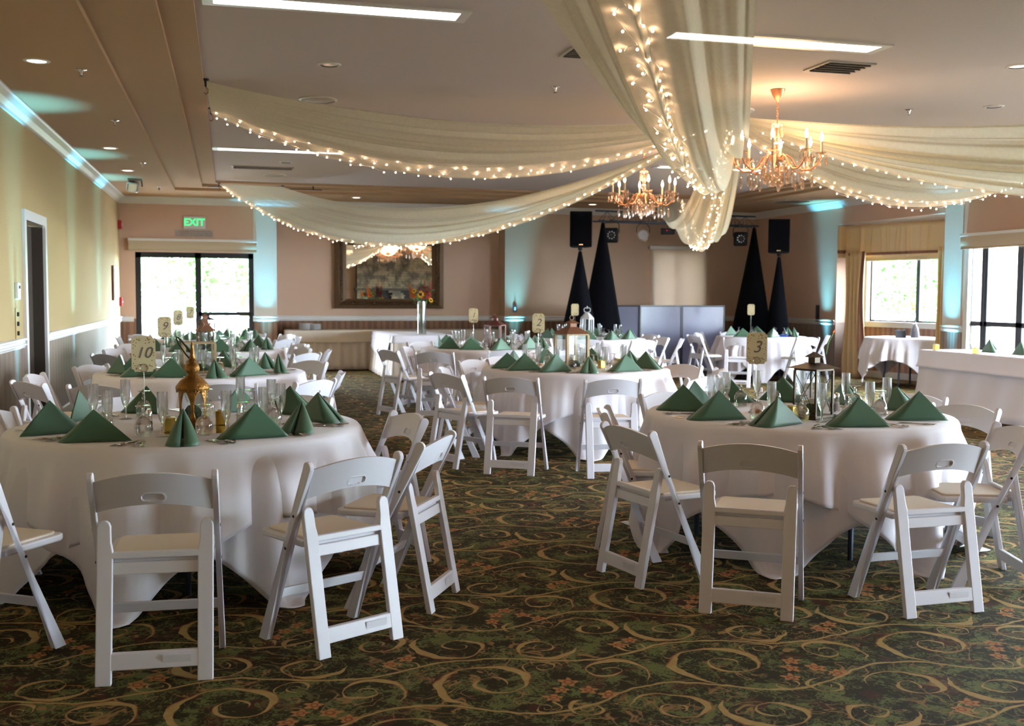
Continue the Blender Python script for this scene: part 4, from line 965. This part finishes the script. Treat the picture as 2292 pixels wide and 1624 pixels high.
MB().box(-1.1, 1.1, -.3, .3, .96, 1.02).build('tabletop', 'doorwood', t, bevel=.008)
for a in (-1, 1):
    for b_ in (-1, 1): MB().box(a*1.0-.03, a*1.0+.03, b_*.24-.03, b_*.24+.03, 0, .96).build('leg', 'doorwood', t)
bouquet('small flower vase on the deck rail outside the bay window', 13.5, 18.9, .95, .22, 5, .7)
# stacked plates on the buffet
random.seed(2); pl = tag(MB().lathe([(0, 0), (.07, 0), (.075, .003), (.125, .014), (.125, .018), (.07, .007), (0, .006)], 28, closed=False).build('dinner_plate', 'white', None, smooth=True, sharp=60), '-', 'plate')
for s_, x in enumerate((1.42, 1.60)):
    for j in range(9 if s_ == 0 else 8):
        put(pl, (x, 21.2, ZT+.016+.0135*j), j, 'white plate, %s of the %s stack on the buffet' % (('bottom', 'second', 'third', 'fourth', 'fifth', 'sixth', 'seventh', 'eighth', 'ninth')[j], ('left', 'right')[s_]), 'stacked plates')
# things on the bay table
t = thing('table_menu_board', 'small black chalkboard leaning on the bay window table', 'sign', (10.70, 15.52, .812), rad(-25))
o = MB().box(-.09, .09, -.006, .006, 0, .13).build('board', 'black', t, bevel=.003); o.rotation_euler = (rad(-14), 0, rad(12))
MB().box(-.03, .03, .03, .06, 0, .008).build('easel_foot', 'black', t)
t = thing('wine_carafe', 'wrapped bottle in silvery gauze on the bay window table', 'bottle', (11.02, 15.6, .812))
MB().lathe([(0, 0), (.06, 0), (.065, .03), (.055, .12), (.03, .19), (.016, .22), (.015, .29), (.02, .30), (0, .302)], 16).build('bottle', 'scrim', t, smooth=True)
MB().lathe([(.075, .0), (.072, .05), (.06, .14), (.034, .20), (.024, .22), (.04, .25)], 22, closed=False).build('gauze_wrap', sheer_mat('silver_gauze', (.7, .72, .78), .5), t, smooth=True)
# gift table
random.seed(8)
for i, (dx, dy, sx_, sy, sz, m, lb) in enumerate(((-.35, -.35, .20, .14, .03, 'blue', 'flat blue gift packet at the near edge of the gift table'), (-.42, -.28, .12, .08, .02, 'yellow', 'yellow wrapped favour beside the blue packet'), (.30, -.30, .22, .14, .035, 'blue', 'blue gift box at the window side of the gift table'),
                                            (.05, -.42, .10, .07, .05, 'white', 'white cup printed with a pink dot'), (.42, -.22, .09, .07, .03, 'pink', 'pink and white favour at the end of the gift table'))):
    t = thing('gift_packet', lb, 'gift', (9.16+dx, 17.4+dy, ZC), i*.4)
    MB().box(-sx_/2, sx_/2, -sy/2, sy/2, 0, sz).build('wrapping', m, t, bevel=.006); MB().box(-.008, .008, -sy/2-.002, sy/2+.002, -.0, sz+.002).build('ribbon', 'white', t)
t = thing('orange_tulip', 'single orange flower standing in a chair by the gift table', 'flower', (9.95, 16.55, .49))
MB().tube([(0, 0, 0), (.04, 0, .2), (.13, 0, .36)], .005).build('stem', 'stem', t)
mb = MB()
for q in range(6): a = q*1.05; mb.add([(.13, 0, .35), (.13+.02*cos(a), .02*sin(a), .38), (.16, 0, .43), (.13+.02*cos(a+1), .02*sin(a+1), .38)], [(0, 1, 2, 3)])
mb.build('petals', 'petor', t)

# ================================================================== STAGE GEAR
def speaker(x, y, z0, rz, label, lean=0):
    t = thing('loudspeaker', label, 'loudspeaker', (x, y, z0), rz)
    MB().prism([(-.20, -.17), (.20, -.17), (.14, .18), (-.14, .18)], 0, .63, 2).build('cabinet', 'blackplastic', t, bevel=.018)
    MB().prism([(-.185, -.183), (.185, -.183), (.185, -.172), (-.185, -.172)], .02, .61, 2).build('grille', 'blackcloth', t, bevel=.004)
    MB().box(-.035, .035, -.187, -.183, .035, .05).build('badge', 'silver', t)
    MB().lathe([(.04, -.05), (.035, 0), (0, 0)], 12).build('pole_socket', 'blackplastic', t)
def stand(x, y, h, r, label, rt_=.03, n=3):
    t = thing('draped_stand', label, 'speaker stand', (x, y, 0), .5)
    def f(u, v):
        a = 2*PI*u; k = 1-.16*(1-v)*(1-abs(cos(1.5*a))); rr = (rt_+(r-rt_)*(1-v)**1.05)*k; return (rr*cos(a), rr*sin(a), .01+(h-.01)*v)
    MB().grid(f, 36, 20, wrap=True).build('stretch_cover', 'blackcloth', t, smooth=True, sharp=0)
    MB().tube([(0, 0, .3), (0, 0, h+.06)], .018).build('pole', 'black', t)
stand(6.05, 18.3, 2.26, .50, 'black stretch-cloth cone under the speaker nearer the mirror')
speaker(6.05, 18.3, 2.33, -.25, 'black loudspeaker on the stand nearer the mirror, badge at the bottom')
stand(10.02, 18.4, 2.22, .36, 'slim black cloth cone under the speaker by the bay side')
speaker(10.02, 18.4, 2.29, -.55, 'black loudspeaker on the stand nearer the bay window')
stand(6.72, 19.0, 2.82, .56, 'tall black cloth cone holding the mirror-side end of the truss')
stand(10.02, 19.42, 2.82, .56, 'tall black cloth cone holding the bay-side end of the truss')
A, B_ = Vector((6.72, 19.0, 2.86)), Vector((10.02, 19.42, 2.86))
t = thing('lighting_truss', 'slim metal lighting truss spanning between the two tall black cones', 'truss', A)
dv = (B_-A); ux = dv.normalized(); uy = Vector((-ux.y, ux.x, 0))
for o_ in (Vector((0, 0, 0)), uy*.22, uy*.11+Vector((0, 0, .19))): MB().tube([o_-ux*.1, o_+dv+ux*.1], .017).build('chord', 'steel', t, smooth=True)
for k in range(12):
    p, q = dv*(k/12), dv*((k+.5)/12); q2 = dv*((k+1)/12); topo = uy*.11+Vector((0, 0, .19))
    MB().tube([p, q+topo, q2], .006, 6).tube([p+uy*.22, q+topo, q2+uy*.22], .006, 6).build('lacing', 'steel', t)
def par(frac, kind, label):
    p = A+dv*frac+Vector((0, -.03, 0)); t = thing('stage_light', label, 'stage light', p, -.35)
    MB().box(-.02, .02, -.03, .03, -.04, .03).build('clamp', 'black', t)
    if kind == 'box':
        MB().tube([(-.14, 0, -.22), (-.14, 0, -.06), (-.10, 0, -.03), (.10, 0, -.03), (.14, 0, -.06), (.14, 0, -.22)], .009, 6).build('yoke', 'black', t)
        h = MB().box(-.13, .13, -.09, .06, -.40, -.13).build('housing', 'blackplastic', t, bevel=.03)
        for k in range(9): a = 2*PI*k/9; MB().lathe([(0, 0), (.014, 0), (.011, .006), (0, .008)], 10, Matrix.Translation((.065*cos(a), -.09, -.265+.065*sin(a))) @ Matrix.Rotation(PI/2, 4, 'X')).build('led_lens', 'lens', h)
        MB().lathe([(0, 0), (.03, 0), (.028, .004), (0, .005)], 14, Matrix.Translation((0, -.09, -.265)) @ Matrix.Rotation(PI/2, 4, 'X')).build('centre_cap', 'black', h)
    else:
        MB().tube([(-.12, 0, -.20), (-.12, 0, -.10), (-.06, 0, -.03), (.06, 0, -.03), (.12, 0, -.10), (.12, 0, -.20)], .008, 6).build('yoke', 'black', t)
        R_ = Matrix.Translation((0, 0, -.26)) @ Matrix.Rotation(rad(78), 4, 'X')
        h = MB().lathe([(0, -.20), (.06, -.20), (.10, -.08), (.10, .08), (.092, .08)], 24, R_, closed=False).build('can', 'chrome', t, smooth=True, sharp=40)
        MB().lathe([(0, .068), (.09, .074)], 24, R_, closed=False).build('lens', 'lens', h, smooth=True)
par(.05, 'box', 'square black stage light with a ring of lenses, mirror-side end of the truss')
par(.25, 'can', 'round chrome stage light, nearer the mirror end of the truss')
par(.72, 'can', 'round chrome stage light just beneath the hanging drape')
par(.90, 'box', 'square black stage light with a ring of lenses, bay-side end of the truss')
t = thing('laser_unit', 'small black effects box with a red indicator hanging mid-truss', 'stage light', A+dv*.41+Vector((0, -.03, -.06)), -.3)
MB().box(-.13, .13, -.08, .08, -.16, -.04).build('housing', 'blackplastic', t, bevel=.01); MB().box(-.03, -.015, -.083, -.08, -.09, -.08).build('indicator', emis('red_led', (1, .02, .02), 2), t)
MB().tube([(0, 0, -.04), (0, 0, .06)], .01).build('clamp', 'black', t)
# four-panel scrim facade
t = thing('stage_facade', 'folding screen of black-framed translucent panels in front of the stage', 'folding screen', (6.95, 19.05, 0))
pts = [(0, .12), (.54, 0), (1.44, .10), (2.28, -.02)]
for (x0, y0), (x1, y1) in zip(pts, pts[1:]):
    v = Vector((x1-x0, y1-y0, 0)); L = v.length; a = math.atan2(v.y, v.x)
    pn = MB(); pn.box(0, L, -.015, .015, 0, .03).box(0, L, -.015, .015, 1.27, 1.30).box(0, .025, -.015, .015, .03, 1.27).box(L-.025, L, -.015, .015, .03, 1.27)
    o = pn.build('panel_frame', 'black', t); o.location = (x0, y0, 0); o.rotation_euler = (0, 0, a)
    MB().box(.025, L-.025, -.004, .004, .03, 1.27).build('scrim', 'scrim', o)

# ================================================================== CEILING FIXTURES
K_ = 1.0665
def S(x, y, z=3.27): return (x*K_, y*K_, CAMZ+(z-CAMZ)*K_)
def troffer(x0, x1, y, label, w_=.30):
    x0, x1, y = x0*K_, x1*K_, y*K_; cx = (x0+x1)/2; t = thing('fluorescent_light', label, 'ceiling light', (cx, y, ZM), 0, 'fluorescent strips'); L = (x1-x0)/2
    mb = MB().box(-L, L, -w_/2, -w_/2+.05, -.014, 0).box(-L, L, w_/2-.05, w_/2, -.014, 0).box(-L, -L+.07, -w_/2+.05, w_/2-.05, -.014, 0).box(L-.07, L, -w_/2+.05, w_/2-.05, -.014, 0)
    mb.build('frame', 'trim', t); MB().box(-L+.07, L-.07, -w_/2+.05, w_/2-.05, -.008, -.004).build('diffuser', 'tube', t)
troffer(-.14, 1.50, 6.86, 'lit fluorescent strip above table 10, nearest the stepped beam')
troffer(-.18, 1.46, 13.88, 'lit fluorescent strip farther along the beam edge')
troffer(2.86, 4.56, 6.93, 'lit fluorescent strip glowing through the hanging drape')
troffer(5.70, 7.36, 14.0, 'thin lit fluorescent strip behind the big chandelier')
def vent(x, y, w_, d, z, label, sq=True):
    t = thing('air_vent', label, 'air vent', (x, y, z), 0, 'ceiling vents')
    MB().box(-w_, w_, -d, -d+.03, -.012, 0).box(-w_, w_, d-.03, d, -.012, 0).box(-w_, -w_+.03, -d+.03, d-.03, -.012, 0).box(w_-.03, w_, -d+.03, d-.03, -.012, 0).build('frame', 'vent', t)
    MB().box(-w_+.03, w_-.03, -d+.03, d-.03, -.003, -.001).build('duct_shade', 'dark', t)  # flat dark plate, painted as the shade behind the louvers
    n_ = 5 if sq else 4
    for k in range(n_):
        yy = -d+.05+(2*d-.1)*k/(n_-1); o = MB().box(-w_+.03, w_-.03, -.018, .018, -.001, .001).build('louver', 'vent', t); o.location = (0, yy, -.014); o.rotation_euler = (rad(38), 0, 0)
vent(*S(4.6, 7.56)[:2], .22, .20, ZM, 'square ceiling vent above the lit chandelier'); vent(*S(2.55, 7.64)[:2], .17, .17, ZM, 'small ceiling vent half hidden by the nearest drape')
vent(*S(.48, 15.8)[:2], .46, .13, ZM, 'long ceiling vent beyond the nearer swag', False); vent(*S(9.6, 17.2)[:2], .28, .25, ZS, 'square vent in the low ceiling by the stage')
def spk(x, y, label):
    t = thing('ceiling_speaker', label, 'ceiling speaker', S(x, y), 0, 'ceiling speakers'); MB().lathe([(0, -.012), (.15, -.012), (.17, -.006), (.17, 0), (0, 0)], 32).build('grille', 'vent', t, smooth=True, sharp=30)
    MB().lathe([(.165, -.015), (.185, -.010), (.185, 0), (.165, 0)], 32, closed=False).build('rim', 'trim', t)
spk(.81, 10.14, 'round ceiling speaker above the nearest swag'); spk(6.85, 10.22, 'round ceiling speaker over the drape by the chandelier'); spk(.685, 16.75, 'round ceiling speaker beyond the long vent')
def can(x, y, z, label, power=0):
    t = thing('downlight', label, 'ceiling light', (x, y, z), 0, 'recessed downlights')
    MB().lathe([(.075, -.008), (.095, -.006), (.10, 0), (.075, 0)], 24, closed=False).build('trim_ring', 'trim', t, smooth=True); MB().lathe([(0, -.002), (.072, -.002), (.072, -.004), (0, -.004)], 24).build('lamp', 'canlight' if power else 'lens', t)
    if power: l = lamp('downlight_beam', 'SPOT', (x, y, z-.03), power, (1, .78, .5), rot=(0, 0, 0), spot_size=rad(70), spot_blend=.8, shadow_soft_size=.04)
for x, y, lb, pw in ((-1.32, 8.47, 'nearest downlight in the low ceiling along the sand wall', 26), (-1.31, 13.3, 'middle downlight in the low ceiling along the sand wall', 26), (-1.32, 15.66, 'downlight in the low ceiling near the track spotlight', 26), (6.48, 18.9, 'downlight in the low ceiling above the stage speaker', 30), (2.15, 18.85, 'downlight in the low ceiling before the mirror', 22)):
    p = S(x, y, 3.15); can(p[0], p[1], ZS, lb, pw)
for x, y, lb in ((.773, 8.59, 'downlight between the first strip light and the swag'), (6.93, 8.71, 'downlight on the window side beyond the vent'), (5.905, 7.16, 'downlight near the window end of the ceiling'), (.77, 15.1, 'downlight over the long vent'), (5.9, 6.2, 'downlight toward the windows, nearest the camera')):
    p = S(x, y); can(p[0], p[1], ZM, lb)
def sprink(x, y, z, label):
    t = thing('sprinkler_head', label, 'sprinkler', (x, y, z), 0, 'sprinkler heads')
    MB().lathe([(0, 0), (.045, 0), (.045, -.004), (.02, -.010), (.012, -.03), (.008, -.045), (0, -.045)], 16).build('escutcheon', 'chrome', t, smooth=True)
    MB().tube([(-.012, 0, -.01), (-.014, 0, -.03), (0, 0, -.05), (.014, 0, -.03), (.012, 0, -.01)], .003, 6).lathe([(0, -.052), (.016, -.052), (.016, -.055), (0, -.055)], 12).build('deflector', 'black', t)
for x, y, lb in ((-1.05, 8.7, 'sprinkler in the low ceiling, nearest of four'), (-1.05, 11.16, 'sprinkler in the low ceiling, second of four'), (-1.05, 14.69, 'sprinkler in the low ceiling, third of four'), (-1.05, 17.96, 'sprinkler in the low ceiling, farthest of four')):
    p = S(x, y, 3.15); sprink(p[0], p[1], ZS, lb)
for x, y, lb in ((2.72, 8.95, 'sprinkler in the main ceiling beside the nearest drape'), (6.28, 9.08, 'sprinkler in the main ceiling beyond the chandelier'), (4.1, 15.5, 'sprinkler over the far swag')):
    p = S(x, y); sprink(p[0], p[1], ZM, lb)
p = S(-1.33, 16.8, 3.15); t = thing('track_spotlight', 'silver box spotlight under the low ceiling near the far corner', 'ceiling light', (p[0], p[1], ZS))
MB().box(-.09, .12, -.03, .03, -.03, 0).build('canopy', 'vent', t); o = MB().box(-.09, .09, -.10, .10, -.20, -.04).build('housing', 'chrome', t, bevel=.03); o.rotation_euler = (rad(14), rad(8), 0)
MB().tube([(.11, 0, -.03), (.12, 0, -.12)], .01).build('knob', 'steel', t)

# ================================================================== CYAN UPLIGHTS
def uplight(x, y, dx, dy, label, pw=760, size=27):
    t = thing('floor_uplight', label, 'uplight', (x, y, 0), 0, 'cyan uplights')
    MB().lathe([(0, 0), (.08, 0), (.08, .15), (.07, .16), (.065, .15), (0, .13)], 18).build('housing', 'blackplastic', t, smooth=True, sharp=40)
    MB().lathe([(0, .135), (.06, .135), (.06, .14), (0, .14)], 16).build('lens', 'lens', t)
    o = lamp('uplight_beam', 'SPOT', (x, y, .17), pw, (.14, .66, 1), spot_size=rad(size), spot_blend=1, shadow_soft_size=.09); aim(o, (x+dx, y+dy, 2.6))
g = .17
uplight(XL+g, 11.05, -.12, 0, 'black uplight washing the sand wall by the side door'); uplight(XL+g, 14.9, -.12, 0, 'black uplight washing the sand wall beyond the side door'); uplight(XL+g, 17.8, -.12, 0, 'black uplight washing the far end of the sand wall')
uplight(.675, YB-g, 0, .12, 'black uplight washing the column beside the glass door', 1100); uplight(5.62, YB-g, .0, .12, 'black uplight washing the corner by the stage', 1100)
uplight(XR-g, 18.3, .12, 0, 'black uplight washing the wall beside the bay curtain', 1300); uplight(XR-g, 14.62, .12, 0, 'black uplight washing the column between bay and window', 1300)

# ================================================================== DRAPES AND FAIRY LIGHTS
HUB = (4.7, 9.6, 3.24)
random.seed(31)
def lerp(a, b_, t): return [a[i]+(b_[i]-a[i])*t for i in range(len(a))]
def make_swag(label, A0, A1, sags, hubw, strands, seed, skew=1.0, rip=.028, col='sheer', dens=.115):
    rnd = random.Random(seed); H = HUB; mid = lerp(A0, A1, .5); dx, dy = H[0]-mid[0], H[1]-mid[1]; L = math.hypot(dx, dy); wx, wy = A1[0]-A0[0], A1[1]-A0[1]; wl = math.hypot(wx, wy) or 1
    ph = [rnd.uniform(0, 6.28) for _ in range(5)]
    def sag(s):
        for (s0, v0), (s1, v1) in zip(sags, sags[1:]):
            if s <= s1: k = (s-s0)/(s1-s0); k = k*k*(3-2*k); return v0+(v1-v0)*k
        return sags[-1][1]
    def pt(t, s, e=0):
        a = lerp(A0, A1, s); hb = (H[0]+wx/wl*hubw*(s-.5), H[1]+wy/wl*hubw*(s-.5), H[2]-.04)
        p = lerp(a, hb, t); tt = t**skew; z = p[2]-sag(s)*4*tt*(1-tt)
        env = (sin(PI*min(1, t*1.0))*.5+.5*t)*min(1, 6*t)*min(1, 12*(1-t))
        f = sin(2*PI*5*s+ph[0]+t*1.5)+.6*sin(2*PI*9*s+ph[1]-t*2)+.35*sin(2*PI*15*s+ph[2]+t*4)
        lat = rip*.8*env*cos(2*PI*5*s+ph[3]+t)
        return S(p[0]+wx/wl*lat, p[1]+wy/wl*lat, z+rip*env*f*(1 if .02 < s < .98 else .4)-e)
    o = MB().grid(lambda u, v: pt(v, u), 64, 72).build('ceiling_drape', col, None, smooth=True, sharp=0)
    tag(o, label, 'ceiling drape')
    for si, (s0, name, amp) in enumerate(strands):
        n_ = min(98, int(L*K_/dens)); root = thing('fairy_lights', name, 'string lights', S(*lerp(A0, A1, s0)))
        o_ = Vector(root.location); pts = []; bulbs = []
        for k in range(n_*2):
            t = .01+.97*k/(n_*2); s = min(1, max(0, s0+amp*sin(k*1.1+si)+rnd.uniform(-.01, .01))); p = Vector(pt(t, s, .018)); pts.append(p-o_)
            if k % 2 == 0: bulbs.append(p+Vector((rnd.uniform(-.02, .02), rnd.uniform(-.02, .02), rnd.uniform(-.02, .012)))-o_)
        MB().tube(pts, .0016, 4).build('wire', 'trim', root)
        for k, p in enumerate(bulbs):
            b_ = BULB if k == 0 and not BUSED else BULB.copy()
            if b_ is not BULB: COL.objects.link(b_)
            BUSED.append(1); b_.parent = root; b_.location = p
BUSED = []
BULB = MB().ball((0, 0, 0), .0065, 8, 6).build('fairy_bulb', 'bulb', None, smooth=True)
make_swag('cream sheer drape running from the beam to the ceiling hub above table 9', (-.17, 9.45, 3.25), (-.15, 10.9, 3.22), [(0, .22), (.45, .38), (1, .58)], .35,
          [(.97, 'fairy lights along the lower hem of the swag above table 9', .02), (.84, 'second row of fairy lights inside the swag above table 9', .03)], 1)
make_swag('cream sheer drape swooping from the far beam corner across the mirror', (-.14, 17.75, 3.2), (.85, 17.85, 3.2), [(0, 1.10), (.5, .85), (1, .57)], .35,
          [(.03, 'fairy lights along the hem of the long swag that crosses the mirror', .02)], 2)
make_swag('cream sheer drape coming from above the camera down to the hub', (.13, 2.75, 3.25), (1.02, 1.9, 3.25), [(0, .66), (.45, 1.0), (.62, 1.04), (.8, .78), (1, .64)], .30,
          [(.42, 'fairy lights down the middle of the overhead drape', .025), (.53, 'second fairy light string down the overhead drape', .025)], 3, skew=1.2, rip=.045)
make_swag('cream sheer drape hanging between the hub and the stage end of the ceiling', (7.25, 17.85, 3.2), (8.45, 17.85, 3.2), [(0, .70), (.4, 1.02), (.55, 1.08), (.78, .95), (1, .85)], .30,
          [(.44, 'fairy lights down the middle of the drape before the stage', .02), (.58, 'second fairy light string on the drape before the stage', .02)], 4, rip=.04)
make_swag('cream sheer drape running to the window side behind the lit chandelier', (9.3, 9.0, 3.25), (9.3, 10.3, 3.22), [(0, .40), (.5, .58), (1, .76)], .35,
          [(.97, 'fairy lights on the hem of the drape behind the chandelier', .02), (.86, 'second fairy light row on the drape behind the chandelier', .03)], 5)
make_swag('broad cream drape sweeping from the hub toward the near windows', (8.3, 1.7, 3.25), (9.3, 2.7, 3.22), [(0, .50), (.5, .80), (1, 1.02)], .35,
          [(.96, 'fairy lights along the hem of the broad window-side drape', .02)], 6)
t = thing('drape_hub', 'gathered fabric hub where all the ceiling drapes meet', 'drape hub', S(4.7, 9.6, 3.27))
MB().lathe([(0, 0), (.22, 0), (.22, -.02), (.08, -.05), (.05, -.12), (0, -.14)], 24).build('plate', 'trim', t, smooth=True)
MB().lathe([(.05, -.06), (.14, -.08), (.19, -.13), (.13, -.18), (0, -.2)], 24).build('rosette', 'cloth', t, smooth=True)
def hook(x, y, z, label):
    t = thing('ceiling_hook', label, 'hook', S(x, y, z), 0, 'drape hooks')
    MB().lathe([(0, 0), (.03, 0), (.03, -.012), (.010, -.02), (.010, -.07), (0, -.07)], 12).build('mount', 'black', t); MB().tube([(0, 0, -.07), (.02, 0, -.09), (.02, 0, -.12), (0, 0, -.135), (-.015, 0, -.12)], .005, 6).build('hook_wire', 'brass', t)
for x, y, z, lb in ((-.17, 9.45, 3.27, 'black hook at the beam edge holding the swag above table 9'), (-.15, 10.9, 3.27, 'second hook of the swag above table 9'), (-.14, 17.75, 3.22, 'hook at the far beam corner holding the long swag'),
                    (.85, 17.85, 3.22, 'second hook of the long swag on the far ceiling step'), (7.45, 17.85, 3.22, 'hook of the stage-end drape nearer the mirror'), (8.65, 17.85, 3.22, 'hook of the stage-end drape nearer the bay'),
                    ): hook(x, y, z, lb)
t = thing('drape_rod', 'thin dark rod along the far ceiling step that carries the drape ends', 'curtain rod', S(-.3, 17.9, 3.17))
MB().tube([(0, 0, 0), (1.9, 0, 0)], .008, 6).build('rod', 'black', t); MB().tube([(1.75, 0, 0), (1.75, 0, .06)], .012, 6).build('bracket', 'black', t)

# ================================================================== CHANDELIERS
def chandelier():
    t = thing('chandelier', '-', 'chandelier'); k = K_
    MB().lathe([(0, 0), (.068, -.004), (.066, -.012), (.05, -.05), (.03, -.085), (.012, -.10), (.008, -.115), (0, -.12)], 24).build('canopy', 'copper', t, smooth=True, sharp=60)
    for j in range(6):
        zz = -.125-.026*j; pts = [(.010*cos(q), 0, .018*sin(q)) for q in [i*PI/5 for i in range(11)]]
        o = MB().tube(pts, .0028, 5, cap=False).build('chain_link', 'copper', t); o.location = (0, 0, zz); o.rotation_euler = (0, 0, (j % 2)*PI/2)
    MB().lathe([(0, -.27), (.012, -.275), (.018, -.30), (.05, -.31), (.055, -.318), (.02, -.325), (.012, -.36), (.02, -.40), (.03, -.43), (.02, -.46), (.012, -.475), (.030, -.49), (.034, -.53), (.018, -.56), (.014, -.60), (.04, -.62), (.055, -.66), (.04, -.70), (.015, -.715), (0, -.72)], 20).build('column', 'peach', t, smooth=True, sharp=70)
    MB().tube([(0, 0, -.26), (0, 0, -.66)], .006).build('rod', 'copper', t)
    MB().lathe([(0, -.60), (.05, -.605), (.065, -.625), (.065, -.65), (.045, -.67), (0, -.68)], 20).build('hub', 'copper', t, smooth=True)
    DROP = None
    def drop(par, p, L=.075):
        nonlocal DROP
        if DROP is None:
            DROP = MB().ball((0, 0, -.008), .006, 8, 5).lathe([(0, -.02), (.006, -.03), (.009, -.05), (.010, -.062), (.006, -.078), (0, -.084)], 6).build('crystal_drop', 'peach', par); o = DROP
        else: o = DROP.copy(); COL.objects.link(o); o.parent = par
        o.location = p; s = L/.046; o.scale = (s, s, s); return o
    n_ = 8
    for j in range(n_):
        a = 2*PI*j/n_+.2; ca, sa = cos(a), sin(a)
        prof = [(.04, -.635), (.09, -.60), (.13, -.63), (.17, -.70), (.23, -.745), (.30, -.745), (.36, -.70), (.395, -.64), (.40, -.61)]
        arm = MB().tube([(r*ca, r*sa, z) for r, z in prof], .0085, 7).build('arm', 'copper', t, smooth=True)
        T_ = Matrix.Translation((.40*ca, .40*sa, 0))
        MB().lathe([(.006, -.612), (.045, -.600), (.055, -.588), (.05, -.592), (.01, -.602)], 16, T_, closed=False).build('drip_dish', 'peach', arm, smooth=True)
        MB().lathe([(0, -.60), (.011, -.60), (.011, -.49), (0, -.49)], 10, T_).build('candle_sleeve', 'candle', arm, smooth=True, sharp=40)
        MB().lathe([(.004, -.49), (.010, -.480), (.016, -.462), (.015, -.445), (.008, -.42), (.003, -.402), (0, -.398)], 10, T_, closed=False).build('flame_bulb', 'flame', arm, smooth=True)
        for q in range(5): b_ = 2*PI*q/5; drop(arm, (.40*ca+.052*cos(b_), .40*sa+.052*sin(b_), -.60), .06)
        for r_, z_ in ((.14, -.66), (.23, -.76), (.32, -.745)): drop(arm, (r_*ca, r_*sa, z_), .085)
        # bead swag between arms
        a2 = a+2*PI/n_
        mb = MB()
        for q in range(9):
            f = q/8; aa = a+(a2-a)*f; rr = .34-.05*sin(PI*f); mb.ball((rr*cos(aa), rr*sin(aa), -.60-.05*sin(PI*f)), .0065, 6, 4)
        mb.build('bead_chain', 'peach', t, smooth=True)
    for q in range(8): b_ = 2*PI*q/8; drop(t, (.05*cos(b_), .05*sin(b_), -.315), .07)
    for q in range(12): b_ = 2*PI*q/12; drop(t, (.11*cos(b_), .11*sin(b_), -.70), .09)
    for q in range(8): b_ = 2*PI*q/8+.2; drop(t, (.06*cos(b_), .06*sin(b_), -.74), .08)
    MB().tube([(0, 0, -.70), (0, 0, -.80)], .003).ball((0, 0, -.82), .024, 12, 8).build('ball_pendant', 'chrome', t, smooth=True)
    return t
CHD = chandelier()
for (x, y), lb in (((4.6, 8.53), 'peach crystal candle chandelier hanging clear of the drapes'), ((4.83, 12.2), 'peach crystal candle chandelier half hidden behind the overhead drape'), ((4.0, 2.0), 'crystal chandelier reflected in the top of the mirror')):
    p = S(x, y); place(CHD, p, 0 if x == 4.6 else .35, lb, 'crystal chandeliers')
    lamp('chandelier_glow', 'POINT', (p[0], p[1], p[2]-.40), 26, (1, .60, .32), shadow_soft_size=.3)
